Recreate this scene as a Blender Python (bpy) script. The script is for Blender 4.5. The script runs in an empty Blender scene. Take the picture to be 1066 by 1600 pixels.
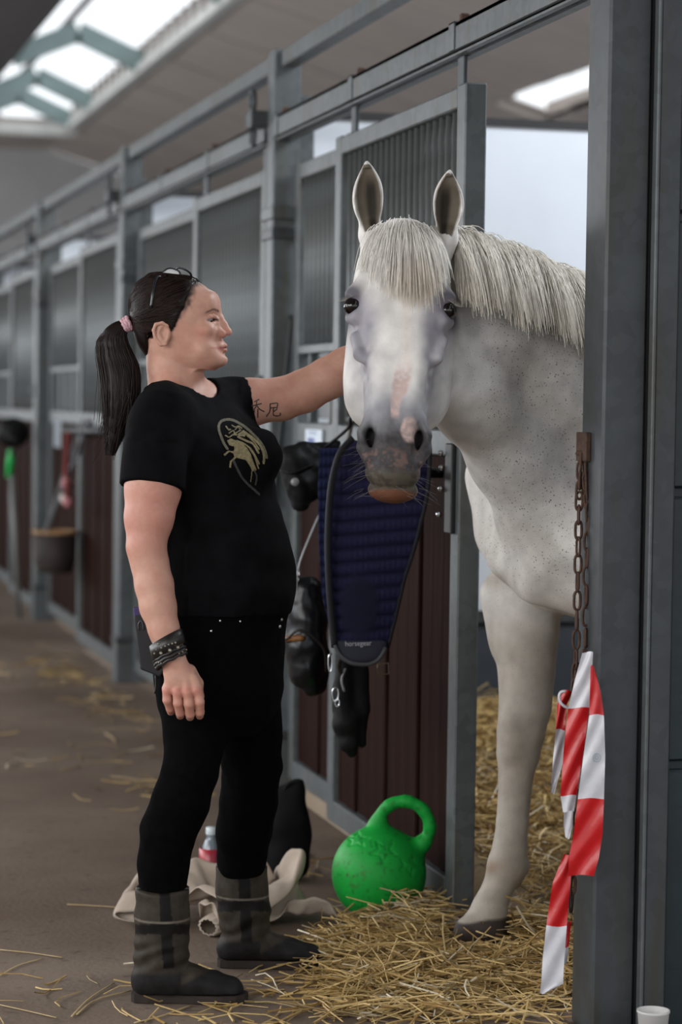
import bpy, bmesh, math, random
import numpy as np
from mathutils import Vector, Matrix
from mathutils.bvhtree import BVHTree

SC = bpy.context.scene
COL = SC.collection
random.seed(7)
RNG = np.random.default_rng(11)

# ------------------------------------------------------------------ camera
FPX = 1600 * 85 / 36
CAM = np.array([-1.91, -5.0, 1.40])
YAW, PITCH, ROLL = [math.radians(v) for v in (14.1, 2.55, 0.8)]
CF = np.array([math.sin(YAW) * math.cos(PITCH), math.cos(YAW) * math.cos(PITCH), -math.sin(PITCH)])
_r0 = np.array([math.cos(YAW), -math.sin(YAW), 0.0]); _u0 = np.cross(_r0, CF)
CR = _r0 * math.cos(ROLL) + _u0 * math.sin(ROLL)
CU = -_r0 * math.sin(ROLL) + _u0 * math.cos(ROLL)
cd = bpy.data.cameras.new('camera'); cam = bpy.data.objects.new('camera', cd); COL.objects.link(cam)
cd.sensor_fit = 'VERTICAL'; cd.sensor_height = 36; cd.lens = 85; cd.clip_start = 0.05; cd.clip_end = 300
cam.matrix_world = Matrix(((CR[0], CU[0], -CF[0], CAM[0]), (CR[1], CU[1], -CF[1], CAM[1]), (CR[2], CU[2], -CF[2], CAM[2]), (0, 0, 0, 1)))
cd.dof.use_dof = True; cd.dof.focus_distance = 5.68; cd.dof.aperture_fstop = 2.6
SC.camera = cam

# ------------------------------------------------------------------ sky, daylight, exposure
w = bpy.data.worlds.new('sky'); SC.world = w; w.use_nodes = True
wb = w.node_tree.nodes['Background']; wb.inputs[0].default_value = (0.92, 0.96, 1.0, 1); wb.inputs[1].default_value = 1.25
SC.view_settings.view_transform = 'Standard'; SC.view_settings.look = 'None'
SC.view_settings.exposure = 0.34; SC.view_settings.gamma = 1.0; SC.view_settings.use_curve_mapping = False
SC.cycles.use_denoising = True
SC.cycles.max_bounces = 6; SC.cycles.transparent_max_bounces = 6

def area(name, loc, target, size, power, color=(1, 1, 1)):
    l = bpy.data.lights.new(name, 'AREA'); l.shape = 'RECTANGLE'; l.size, l.size_y = size; l.energy = power; l.color = color
    o = bpy.data.objects.new(name, l); COL.objects.link(o); o.location = loc
    o.rotation_euler = (Vector(target) - Vector(loc)).to_track_quat('-Z', 'Y').to_euler()
    o['kind'] = 'helper'
    return o
# daylight falling through the ridge rooflight over the aisle
area('ridge_daylight', (1.37, 8.0, 4.70), (1.0, 8.0, 0), (1.2, 30.0), 1900, (0.95, 0.98, 1.0))
# key light added at an unseen, invented gate on the yard side
area('key_daylight_added', (-4.5, -2.2, 2.9), (-0.4, 0.9, 1.5), (4.5, 2.2), 150, (1.0, 0.98, 0.95))
# fill light added along an unseen open band above the low wall
area('band_fill_added', (-4.55, 13.5, 2.08), (0.0, 13.5, 2.3), (26.0, 1.7), 470, (0.97, 0.985, 1.0))
# daylight through the rooflight of the open stall
area('stall_daylight', (3.1, 1.8, 4.3), (2.2, 1.8, 0), (1.1, 1.9), 210, (0.90, 0.95, 1.0))

# ------------------------------------------------------------------ helpers
def P(x, y, Z):
    return CAM + Z * (CF + CR * ((x - 533) / FPX) - CU * ((y - 800) / FPX))
def onplane(x, y, ax, val):
    d = CF + CR * ((x - 533) / FPX) - CU * ((y - 800) / FPX)
    return CAM + d * ((val - CAM[ax]) / d[ax])
def floor_at(x, y, z=0.0):
    return onplane(x, y, 2, z)

def mesh_np(name, V, quads=None, tris=None, smooth=True):
    me = bpy.data.meshes.new(name)
    V = np.asarray(V, np.float32)
    parts = []; starts = []; n = 0
    if quads is not None and len(quads):
        q = np.asarray(quads, np.int32); parts.append(q.ravel()); starts.append(np.arange(len(q)) * 4); n += len(q) * 4
    if tris is not None and len(tris):
        t = np.asarray(tris, np.int32); parts.append(t.ravel()); starts.append(n + np.arange(len(t)) * 3)
    li = np.concatenate(parts).astype(np.int32); st = np.concatenate(starts).astype(np.int32)
    me.vertices.add(len(V)); me.vertices.foreach_set('co', V.ravel())
    me.loops.add(len(li)); me.loops.foreach_set('vertex_index', li)
    me.polygons.add(len(st)); me.polygons.foreach_set('loop_start', st)
    me.update(calc_edges=True)
    me.polygons.foreach_set('use_smooth', np.full(len(st), smooth, bool))
    return me

def obj(name, me, mat=None, parent=None):
    if not isinstance(me, bpy.types.Mesh):
        bm = me; me = bpy.data.meshes.new(name); bm.to_mesh(me); bm.free()
    if mat is not None and not me.materials: me.materials.append(mat)
    o = bpy.data.objects.new(name, me); COL.objects.link(o)
    if parent is not None: attach(o, parent)
    return o
def attach(o, parent):
    o.parent = parent
    m = Matrix.Identity(4); p = parent
    while p is not None:
        m = p.matrix_basis if p is parent and p.parent is None else m
        p = p.parent
    r = parent
    while r.parent is not None: r = r.parent
    o.matrix_parent_inverse = r.matrix_basis.inverted() if parent is r else Matrix.Identity(4)
def tag(o, label, cat, group=None):
    o['label'] = label; o['category'] = cat
    if group: o['group'] = group
    return o
def thing(name, label, cat, loc=(0, 0, 0), group=None):
    o = bpy.data.objects.new(name, None); COL.objects.link(o); o.location = loc; o.empty_display_size = 0.1
    return tag(o, label, cat, group)
def struct(o, label=None):
    o['kind'] = 'structure'
    if label: o['label'] = label
    return o

def bx(bm, lo, hi, bev=0.0):
    v = [bm.verts.new((x, y, z)) for x in (lo[0], hi[0]) for y in (lo[1], hi[1]) for z in (lo[2], hi[2])]
    fs = [bm.faces.new([v[i] for i in q]) for q in ((0, 1, 3, 2), (4, 6, 7, 5), (0, 4, 5, 1), (2, 3, 7, 6), (0, 2, 6, 4), (1, 5, 7, 3))]
    if bev > 0:
        es = list({e for f in fs for e in f.edges})
        bmesh.ops.bevel(bm, geom=es, offset=bev, segments=1, affect='EDGES', profile=0.5)
    return bm
def boxbm(lo, hi, bev=0.0):
    return bx(bmesh.new(), lo, hi, bev)
def boxes(*bs, bev=0.0):
    bm = bmesh.new()
    for lo, hi in bs: bx(bm, lo, hi, bev)
    return bm

def frames(pts):
    pts = np.asarray(pts, float); T = np.gradient(pts, axis=0); T /= np.linalg.norm(T, axis=1)[:, None] + 1e-9
    up = np.array([0.31, 0.17, 0.93]) if abs(T[0] @ np.array([0.31, 0.17, 0.93])) < 0.9 else np.array([1.0, 0, 0])
    N = []; n = np.cross(T[0], up); n /= np.linalg.norm(n)
    for t in T:
        n = n - t * (n @ t); n /= np.linalg.norm(n) + 1e-9; N.append(n)
    N = np.array(N); return T, N, np.cross(T, N)
def tube_np(pts, rad, seg=10, closed=False, cap=True, flat=1.0):
    pts = np.asarray(pts, float); n = len(pts); rad = np.broadcast_to(np.asarray(rad, float), (n,))
    if closed:
        ext = np.vstack([pts[-1:], pts, pts[:1]]); T, N, B = frames(ext); N = N[1:-1]; B = B[1:-1]
    else: T, N, B = frames(pts)
    a = np.arange(seg) * 2 * math.pi / seg
    V = (pts[:, None] + rad[:, None, None] * (np.cos(a)[None, :, None] * N[:, None] + flat * np.sin(a)[None, :, None] * B[:, None])).reshape(-1, 3)
    m = n if closed else n - 1
    i = np.arange(m)[:, None] * seg; j = np.arange(seg)[None]; j2 = (j + 1) % seg; i2 = ((np.arange(m) + 1) % n)[:, None] * seg
    Q = np.stack([i + j, i + j2, i2 + j2, i2 + j], -1).reshape(-1, 4)
    Tq = []
    if cap and not closed:
        V = np.vstack([V, pts[:1], pts[-1:]]); c0, c1 = n * seg, n * seg + 1
        Tq = [(c0, (k + 1) % seg, k) for k in range(seg)] + [(c1, (n - 1) * seg + k, (n - 1) * seg + (k + 1) % seg) for k in range(seg)]
    return V, Q, np.array(Tq, int).reshape(-1, 3)
def tube(name, pts, rad, mat, parent=None, seg=10, closed=False, flat=1.0):
    V, Q, T = tube_np(pts, rad, seg, closed, True, flat)
    return obj(name, mesh_np(name, V, Q, T), mat, parent)
def join_np(parts):
    V = []; Q = []; T = []; n = 0
    for v, q, t in parts:
        V.append(v)
        if len(q): Q.append(np.asarray(q) + n)
        if len(t): T.append(np.asarray(t) + n)
        n += len(v)
    return np.vstack(V), (np.vstack(Q) if Q else None), (np.vstack(T) if T else None)
def spline(pts, n):
    pts = np.asarray(pts, float); m = len(pts)
    e = np.vstack([2 * pts[0] - pts[1], pts, 2 * pts[-1] - pts[-2]])
    u = np.linspace(0, m - 1, n); i = np.minimum(u.astype(int), m - 2); f = (u - i)[:, None]
    p0, p1, p2, p3 = e[i], e[i + 1], e[i + 2], e[i + 3]
    return 0.5 * (2 * p1 + (p2 - p0) * f + (2 * p0 - 5 * p1 + 4 * p2 - p3) * f ** 2 + (3 * p1 - p0 - 3 * p2 + p3) * f ** 3)
def lathe(prof, seg=24):
    V = []; n = len(prof)
    for r, z in prof:
        for k in range(seg):
            a = 2 * math.pi * k / seg; V.append((r * math.cos(a), r * math.sin(a), z))
    i = np.arange(n - 1)[:, None] * seg; j = np.arange(seg)[None]; j2 = (j + 1) % seg
    Q = np.stack([i + j, i + j2, i + seg + j2, i + seg + j], -1).reshape(-1, 4)
    return np.array(V), Q, np.zeros((0, 3), int)

# ------------------------------------------------------------------ materials
def mat(name, col, rough=0.6, metal=0.0, var=0.0, scale=8.0, bump=0.0, bscale=40.0, col2=None, stretch=None, spec=0.5, sss=0.0, detail=4.0, coord='Object'):
    m = bpy.data.materials.new(name); m.use_nodes = True; nt = m.node_tree; b = nt.nodes['Principled BSDF']
    b.inputs['Base Color'].default_value = (*col, 1); b.inputs['Roughness'].default_value = rough; b.inputs['Metallic'].default_value = metal
    b.inputs['Specular IOR Level'].default_value = spec
    if sss:
        b.inputs['Subsurface Weight'].default_value = sss; b.inputs['Subsurface Radius'].default_value = (0.012, 0.005, 0.003); b.inputs['Subsurface Scale'].default_value = 0.6
    tc = nt.nodes.new('ShaderNodeTexCoord'); src = tc.outputs[coord]
    if stretch:
        mp = nt.nodes.new('ShaderNodeMapping'); mp.inputs['Scale'].default_value = stretch; nt.links.new(src, mp.inputs[0]); src = mp.outputs[0]
    if var or col2:
        n = nt.nodes.new('ShaderNodeTexNoise'); n.inputs['Scale'].default_value = scale; n.inputs['Detail'].default_value = detail
        nt.links.new(src, n.inputs['Vector'])
        r = nt.nodes.new('ShaderNodeValToRGB'); r.color_ramp.elements[0].position = 0.32; r.color_ramp.elements[1].position = 0.68
        c2 = col2 if col2 else tuple(c * (1 + var) for c in col); c1 = tuple(c * (1 - var) for c in col) if not col2 else col
        r.color_ramp.elements[0].color = (*c1, 1); r.color_ramp.elements[1].color = (*c2, 1)
        nt.links.new(n.outputs[0], r.inputs[0]); nt.links.new(r.outputs[0], b.inputs['Base Color'])
    if bump:
        n2 = nt.nodes.new('ShaderNodeTexNoise'); n2.inputs['Scale'].default_value = bscale; n2.inputs['Detail'].default_value = 4; nt.links.new(src, n2.inputs['Vector'])
        bp = nt.nodes.new('ShaderNodeBump'); bp.inputs['Strength'].default_value = bump; bp.inputs['Distance'].default_value = 0.01
        nt.links.new(n2.outputs[0], bp.inputs['Height']); nt.links.new(bp.outputs[0], b.inputs['Normal'])
    return m
def galv(name, col=(0.104, 0.116, 0.121), dirt=(0.085, 0.073, 0.047)):
    m = bpy.data.materials.new(name); m.use_nodes = True; nt = m.node_tree; b = nt.nodes['Principled BSDF']; L = nt.links.new
    tc = nt.nodes.new('ShaderNodeTexCoord'); src = tc.outputs['Object']
    vo = nt.nodes.new('ShaderNodeTexVoronoi'); vo.inputs['Scale'].default_value = 38; L(src, vo.inputs['Vector'])
    no = nt.nodes.new('ShaderNodeTexNoise'); no.inputs['Scale'].default_value = 5; no.inputs['Detail'].default_value = 6; L(src, no.inputs['Vector'])
    mp = nt.nodes.new('ShaderNodeMapping'); mp.inputs['Scale'].default_value = (9, 9, 0.8); L(src, mp.inputs[0])
    n3 = nt.nodes.new('ShaderNodeTexNoise'); n3.inputs['Scale'].default_value = 2.2; n3.inputs['Detail'].default_value = 5; L(mp.outputs[0], n3.inputs['Vector'])
    r1 = nt.nodes.new('ShaderNodeValToRGB'); r1.color_ramp.elements[0].color = (*[c * 0.72 for c in col], 1); r1.color_ramp.elements[1].color = (*[c * 1.35 for c in col], 1)
    mx0 = nt.nodes.new('ShaderNodeMath'); mx0.operation = 'MULTIPLY_ADD'; mx0.inputs[1].default_value = 0.35
    sep = nt.nodes.new('ShaderNodeSeparateColor'); L(vo.outputs['Color'], sep.inputs[0]); L(sep.outputs[0], mx0.inputs[0]); L(no.outputs[0], mx0.inputs[2])
    sb = nt.nodes.new('ShaderNodeMath'); sb.operation = 'SUBTRACT'; sb.inputs[1].default_value = 0.18; L(mx0.outputs[0], sb.inputs[0])
    L(sb.outputs[0], r1.inputs[0])
    r2 = nt.nodes.new('ShaderNodeValToRGB'); r2.color_ramp.elements[0].position = 0.5; r2.color_ramp.elements[1].position = 0.72
    L(n3.outputs[0], r2.inputs[0])
    mx = nt.nodes.new('ShaderNodeMix'); mx.data_type = 'RGBA'; mx.inputs['B'].default_value = (*dirt, 1)
    ml = nt.nodes.new('ShaderNodeMath'); ml.operation = 'MULTIPLY'; ml.inputs[1].default_value = 0.55; L(r2.outputs[0], ml.inputs[0])
    L(ml.outputs[0], mx.inputs['Factor']); L(r1.outputs[0], mx.inputs['A']); L(mx.outputs['Result'], b.inputs['Base Color'])
    b.inputs['Metallic'].default_value = 0.3; b.inputs['Roughness'].default_value = 0.5; b.inputs['Specular IOR Level'].default_value = 0.3
    return m
def emis(name, col, s):
    m = bpy.data.materials.new(name); m.use_nodes = True; b = m.node_tree.nodes['Principled BSDF']
    b.inputs['Emission Color'].default_value = (*col, 1); b.inputs['Emission Strength'].default_value = s; b.inputs['Base Color'].default_value = (*col, 1)
    return m
def glassmat(name, col=(1, 1, 1), rough=0.05):
    m = bpy.data.materials.new(name); m.use_nodes = True; nt = m.node_tree
    for n in list(nt.nodes): nt.nodes.remove(n)
    o = nt.nodes.new('ShaderNodeOutputMaterial'); t = nt.nodes.new('ShaderNodeBsdfTransparent'); g = nt.nodes.new('ShaderNodeBsdfGlossy'); x = nt.nodes.new('ShaderNodeMixShader')
    t.inputs[0].default_value = (*col, 1); g.inputs['Roughness'].default_value = rough; x.inputs[0].default_value = 0.06
    nt.links.new(t.outputs[0], x.inputs[1]); nt.links.new(g.outputs[0], x.inputs[2]); nt.links.new(x.outputs[0], o.inputs[0])
    return m
M = {}
M['galv'] = galv('galvanised_steel'); M['galv_dark'] = galv('weathered_steel', (0.06, 0.068, 0.075), (0.05, 0.042, 0.03))
M['galv_post'] = galv('dull_post_steel', (0.058, 0.064, 0.069), (0.058, 0.052, 0.036)); M['upstand'] = mat('pinkish_upstand', (0.34, 0.28, 0.26), 0.8, var=0.2, scale=8)
M['plank'] = mat('brown_plank', (0.0165, 0.0062, 0.0042), 0.75, spec=0.04, var=0.35, scale=3, stretch=(12, 12, 0.7), bump=0.15, bscale=14)
M['white'] = mat('white_paint', (0.62, 0.66, 0.72), 0.6, var=0.06, scale=1.5)
M['slate'] = mat('slate_blue_panel', (0.035, 0.045, 0.058), 0.5, var=0.25, scale=3)
M['teal'] = mat('dark_teal_panel', (0.006, 0.017, 0.022), 0.45, var=0.25, scale=4, bump=0.1, bscale=30)
M['ceil'] = mat('ceiling_board', (0.42, 0.365, 0.33), 0.8, var=0.08, scale=2, stretch=(0.4, 3, 1))
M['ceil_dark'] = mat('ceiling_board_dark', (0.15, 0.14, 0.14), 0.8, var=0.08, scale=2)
M['truss'] = mat('painted_teal_steel', (0.20, 0.27, 0.27), 0.5, var=0.12, scale=6)
M['gutter'] = mat('white_gutter', (0.60, 0.60, 0.58), 0.5, var=0.1, scale=5)
M['gable'] = mat('pale_gable_sheet', (0.50, 0.50, 0.51), 0.7, var=0.08, scale=1)
M['glass'] = glassmat('rooflight_glass')
M['black'] = mat('black_iron', (0.012, 0.012, 0.013), 0.5)
M['rust'] = mat('rusty_iron', (0.035, 0.018, 0.012), 0.75, col2=(0.09, 0.042, 0.024), scale=60, bump=0.3, bscale=120)
M['concrete'] = None
def concrete():
    m = bpy.data.materials.new('stable_concrete'); m.use_nodes = True; nt = m.node_tree; b = nt.nodes['Principled BSDF']; L = nt.links.new
    tc = nt.nodes.new('ShaderNodeTexCoord'); src = tc.outputs['Object']
    n1 = nt.nodes.new('ShaderNodeTexNoise'); n1.inputs['Scale'].default_value = 0.9; n1.inputs['Detail'].default_value = 7; n1.inputs['Roughness'].default_value = 0.62; L(src, n1.inputs['Vector'])
    r1 = nt.nodes.new('ShaderNodeValToRGB'); e = r1.color_ramp.elements
    e[0].position = 0.3; e[0].color = (0.102, 0.068, 0.048, 1); e[1].position = 0.72; e[1].color = (0.205, 0.158, 0.122, 1)
    L(n1.outputs[0], r1.inputs[0])
    n2 = nt.nodes.new('ShaderNodeTexNoise'); n2.inputs['Scale'].default_value = 22; n2.inputs['Detail'].default_value = 6; L(src, n2.inputs['Vector'])
    r2 = nt.nodes.new('ShaderNodeValToRGB'); r2.color_ramp.elements[0].position = 0.60; r2.color_ramp.elements[1].position = 0.70; L(n2.outputs[0], r2.inputs[0])
    mx = nt.nodes.new('ShaderNodeMix'); mx.data_type = 'RGBA'; mx.inputs['B'].default_value = (0.055, 0.04, 0.03, 1)
    ml = nt.nodes.new('ShaderNodeMath'); ml.operation = 'MULTIPLY'; ml.inputs[1].default_value = 0.6; L(r2.outputs[0], ml.inputs[0])
    L(ml.outputs[0], mx.inputs['Factor']); L(r1.outputs[0], mx.inputs['A']); L(mx.outputs['Result'], b.inputs['Base Color'])
    bp = nt.nodes.new('ShaderNodeBump'); bp.inputs['Strength'].default_value = 0.25; bp.inputs['Distance'].default_value = 0.01
    n3 = nt.nodes.new('ShaderNodeTexNoise'); n3.inputs['Scale'].default_value = 60; n3.inputs['Detail'].default_value = 5; L(src, n3.inputs['Vector'])
    L(n3.outputs[0], bp.inputs['Height']); L(bp.outputs[0], b.inputs['Normal']); b.inputs['Roughness'].default_value = 0.75; b.inputs['Specular IOR Level'].default_value = 0.25
    return m
M['concrete'] = concrete()
# ------------------------------------------------------------------ the building
BAY = 3.45; NB = 5
XW, YE, XL = 5.35, 27.0, -4.6          # outer wall, far gable, other side of the aisle
EDGE_R, EDGE_L, ZE, SL = 2.02, 0.72, 4.7, 0.30
def zr(x): return ZE - SL * (x - EDGE_R)
def zl(x): return ZE - SL * (EDGE_L - x)
struct(obj('floor', boxbm((-7, -9, -0.2), (XW, YE + 0.2, 0)), M['concrete']), 'brown stained concrete aisle floor')
struct(obj('wall_outer', boxbm((XW, -0.5, 0), (XW + 0.2, YE, zr(XW) + 0.02)), M['white']))
bm = bmesh.new()
pts = [(XL, 0), (XW, 0), (XW, zr(XW)), (EDGE_R, ZE + 0.02), (1.37, ZE + 0.5), (EDGE_L, ZE + 0.02), (XL, zl(XL))]
f0 = [bm.verts.new((x, YE, z)) for x, z in pts]; f1 = [bm.verts.new((x, YE + 0.2, z)) for x, z in pts]
bm.faces.new(f0); bm.faces.new(f1[::-1])
for i in range(len(pts)): bm.faces.new((f0[i], f1[i], f1[(i + 1) % len(pts)], f0[(i + 1) % len(pts)]))
struct(obj('wall_left', boxes(((XL - 0.2, -9, 0), (XL, -5.2, 1.2)), ((XL - 0.2, 0.6, 0), (XL, YE, 1.2)), ((XL - 0.2, -9, 2.95), (XL, YE, 3.12))), M['gable']), 'unseen low yard side wall, openings added for light')  # unseen wall, kept low and gapped so sky light reaches the aisle
for k_, yy in enumerate((-5.2, 0.6, 6.0, 11.4, 16.8, 22.2)): struct(obj('wall_left_pier_%d' % (k_ + 1), boxbm((XL - 0.2, yy, 1.2), (XL, yy + 0.2, 2.95)), M['gable']))
struct(obj('ground_bounce', boxbm((-60, -60, -0.45), (60, 80, -0.21)), mat('pale_bounce_ground', (0.45, 0.44, 0.42), 0.8, var=0.1, scale=1)), 'unseen pale yard ground added to bounce light')  # unseen ground, added pale to bounce sky light up to the ceiling
gw = struct(obj('wall_far', bm, M['gable']), 'pale gable wall closing the far end of the aisle')
for z in (3.55, 2.95, 2.3): obj('sheet_seam', boxbm((XL, YE - 0.012, z), (XW, YE, z + 0.03)), M['ceil'], gw)

# sloped ceilings made of boards laid across the slope, with a rooflight gap over the stalls
def slab(x0, x1, y0, y1, zf, t=0.06):
    bm = bmesh.new()
    v = [bm.verts.new((x, y, zf(x) + dz)) for x in (x0, x1) for y in (y0, y1) for dz in (0, t)]
    for q in ((0, 1, 3, 2), (4, 6, 7, 5), (0, 4, 5, 1), (2, 3, 7, 6), (0, 2, 6, 4), (1, 5, 7, 3)): bm.faces.new([v[i] for i in q])
    return bm
RL_X, RL_Y = (4.40, 4.86), (10.2, 14.9)
cr = struct(obj('ceiling', slab(EDGE_R, XW + 0.3, RL_Y[1], YE, lambda x: zr(x) + 0.085, 0.03), M['ceil']), 'sloped ceiling of pale boards above the stalls')
obj('decking', slab(EDGE_R, XW + 0.3, 2.9, RL_Y[0], lambda x: zr(x) + 0.085, 0.03), M['ceil'], cr); obj('decking', slab(EDGE_R, XW + 0.3, -8, 0.9, lambda x: zr(x) + 0.085, 0.03), M['ceil'], cr)
pitch = 0.62; y = -8.0; k = 0
while y < YE - 0.05:
    y1 = min(y + pitch - 0.018, YE - 0.03); dz = 0.008 * (k % 3)
    f = (lambda x, d=dz: zr(x) + d)
    if (y1 > RL_Y[0] and y < RL_Y[1]) or (y1 > 0.9 and y < 2.9):
        a_, b_ = RL_X if y > 5 else (2.55, 3.75)
        obj('ceiling_board', slab(EDGE_R, a_, y, y1, f), M['ceil'], cr)
        obj('ceiling_board', slab(b_, XW + 0.3, y, y1, f), M['ceil'], cr)
    else:
        obj('ceiling_board', slab(EDGE_R, XW + 0.3, y, y1, f), M['ceil'], cr)
    y += pitch; k += 1
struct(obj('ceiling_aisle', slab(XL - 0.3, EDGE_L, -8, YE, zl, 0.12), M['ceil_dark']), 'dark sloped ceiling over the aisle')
# rooflight shaft
wr = struct(obj('window_2', slab(RL_X[0], RL_X[1], RL_Y[0], RL_Y[1], lambda x: zr(x) + 0.12, 0.01), M['glass']), 'rooflight above the stalls')
struct(obj('window_1', slab(2.55, 3.75, 0.6, 3.1, lambda x: zr(x) + 0.35, 0.01), M['glass']), 'rooflight above the open stall')
def kerb(lo, hi):
    bm = bmesh.new(); z0 = max(zr(lo[0]), zr(hi[0])) + 0.01; return bx(bm, (lo[0], lo[1], z0), (hi[0], hi[1], z0 + 0.16))
for lo, hi in (((RL_X[0] - 0.05, RL_Y[0]), (RL_X[0], RL_Y[1])), ((RL_X[1], RL_Y[0]), (RL_X[1] + 0.05, RL_Y[1]))):
    obj('rooflight_kerb', kerb(lo, hi), M['ceil'], wr)
# ridge rooflight: gutter edges, trusses, ridge bar, glazing
SKY0, SKY1 = -7.0, 24.3; XM = 0.5 * (EDGE_L + EDGE_R); ZA = ZE + 0.34
rf = struct(obj('trim_1', boxbm((EDGE_R - 0.07, SKY0, ZE - 0.05), (EDGE_R + 0.05, SKY1, ZE + 0.03)), M['gutter']), 'pale gutter edge of the ridge rooflight')
obj('gutter_end', boxbm((EDGE_L - 1.2, SKY1 - 0.15, ZE - 0.12), (EDGE_R + 0.05, SKY1, ZE + 0.02)), M['gutter'], rf)
struct(obj('ceiling_end', boxbm((EDGE_L, SKY1, ZE - 0.01), (EDGE_R, YE, ZE + 0.1)), M['ceil']))
ups = struct(obj('wall_rooflight', boxes(((EDGE_R + 0.0, SKY0, ZE), (EDGE_R + 0.06, SKY1, ZE + 0.24)), ((EDGE_L - 0.06, SKY0, ZE), (EDGE_L - 0.02, SKY1, ZE + 0.24))), M['upstand']))
for i in range(int((SKY1 - 8) / 0.45)):
    yy = 8 + i * 0.45
    obj('clip', boxbm((EDGE_R - 0.03, yy, ZE + 0.17), (EDGE_R + 0.01, yy + 0.16, ZE + 0.25)), M['rust'], rf)
    obj('clip', boxbm((EDGE_R - 0.03, yy + 0.2, ZE + 0.02), (EDGE_R + 0.01, yy + 0.30, ZE + 0.20)), M['gutter'], rf)
def bar3(a, b, w_, h_):
    a, b = np.array(a, float), np.array(b, float); d = (b - a) / np.linalg.norm(b - a); s = np.array([0, 1.0, 0]); u = np.cross(s, d) * -1
    if u[2] < 0: u = -u
    bm = bmesh.new(); v = []
    for p in (a, b):
        for i, j in ((-1, -1), (1, -1), (1, 1), (-1, 1)): v.append(bm.verts.new(p + s * i * w_ / 2 + u * j * h_ / 2))
    for q in ((0, 1, 2, 3), (7, 6, 5, 4), (0, 4, 5, 1), (1, 5, 6, 2), (2, 6, 7, 3), (3, 7, 4, 0)): bm.faces.new([v[i] for i in q])
    return bm
for i, yy in enumerate((14.7, 19.0, 22.4, 24.15)):
    t = struct(obj('beam_%d' % (i + 1), bar3((EDGE_R, yy, ZE + 0.06), (XM, yy, ZA), 0.10, 0.20), M['truss']), 'blue-grey peaked steel rafter of the ridge rooflight')
    obj('rafter_arm', bar3((EDGE_L, yy, ZE + 0.06), (XM, yy, ZA), 0.10, 0.20), M['truss'], t)
rb = struct(obj('beam_ridge', boxbm((XM - 0.025, SKY0, ZA + 0.18), (XM + 0.025, SKY1, ZA + 0.24)), M['ceil_dark']))
for i, (x0, x1) in enumerate(((EDGE_L - 0.05, XM), (XM, EDGE_R + 0.05))):
    zf = (lambda x: ZE + 0.25 + (ZA - ZE) * (1 - abs(x - XM) / (XM - EDGE_L)))
    wd = struct(obj('window_%d' % (3 + i), slab(x0, x1, SKY0, SKY1, zf, 0.01), M['glass']), 'glazed slope of the ridge rooflight')

# stall partitions
def partition(k):
    y0 = k * BAY + 0.03; y1 = y0 + 0.05
    p = struct(obj('wall_stall_%d' % (k + 1), boxbm((0.11, y0 + 0.012, 0), (XW, y1 - 0.012, 2.40)), M['teal'] if k == 0 else M['slate']), 'stall partition')
    if k == 0:
        for z0, z1 in ((0, 0.595), (0.61, 1.205), (1.22, 1.815), (1.83, 2.165), (2.205, 2.42)):
            obj('panel', boxbm((0.108, y0 - 0.01, z0 + 0.004), (XW, y1 + 0.01, z1), 0.006), M['teal'], p)
    else:
        for z0, z1 in ((0.0, 0.30), (0.31, 0.60)):
            obj('panel', boxbm((0.1, y0, z0 + 0.003), (XW, y1, z1), 0.005), M['slate'], p)
        obj('panel', boxbm((0.1, y0 - 0.004, 0.65), (XW, y1 + 0.004, 2.42)), M['white'], p)
        obj('capping', boxbm((0.1, y0 - 0.012, 2.42), (XW, y1 + 0.012, 2.45)), M['black'], p)
        obj('joint_bar', boxbm((0.1, y0 - 0.01, 0.605), (XW, y1 + 0.01, 0.648)), M['galv_dark'], p)
for k in range(NB + 1): partition(k)
bl = struct(obj('wall_stall_end', boxbm((0.1, NB * BAY + 0.1, 0), (0.2, YE, 2.3)), M['slate']))

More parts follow.
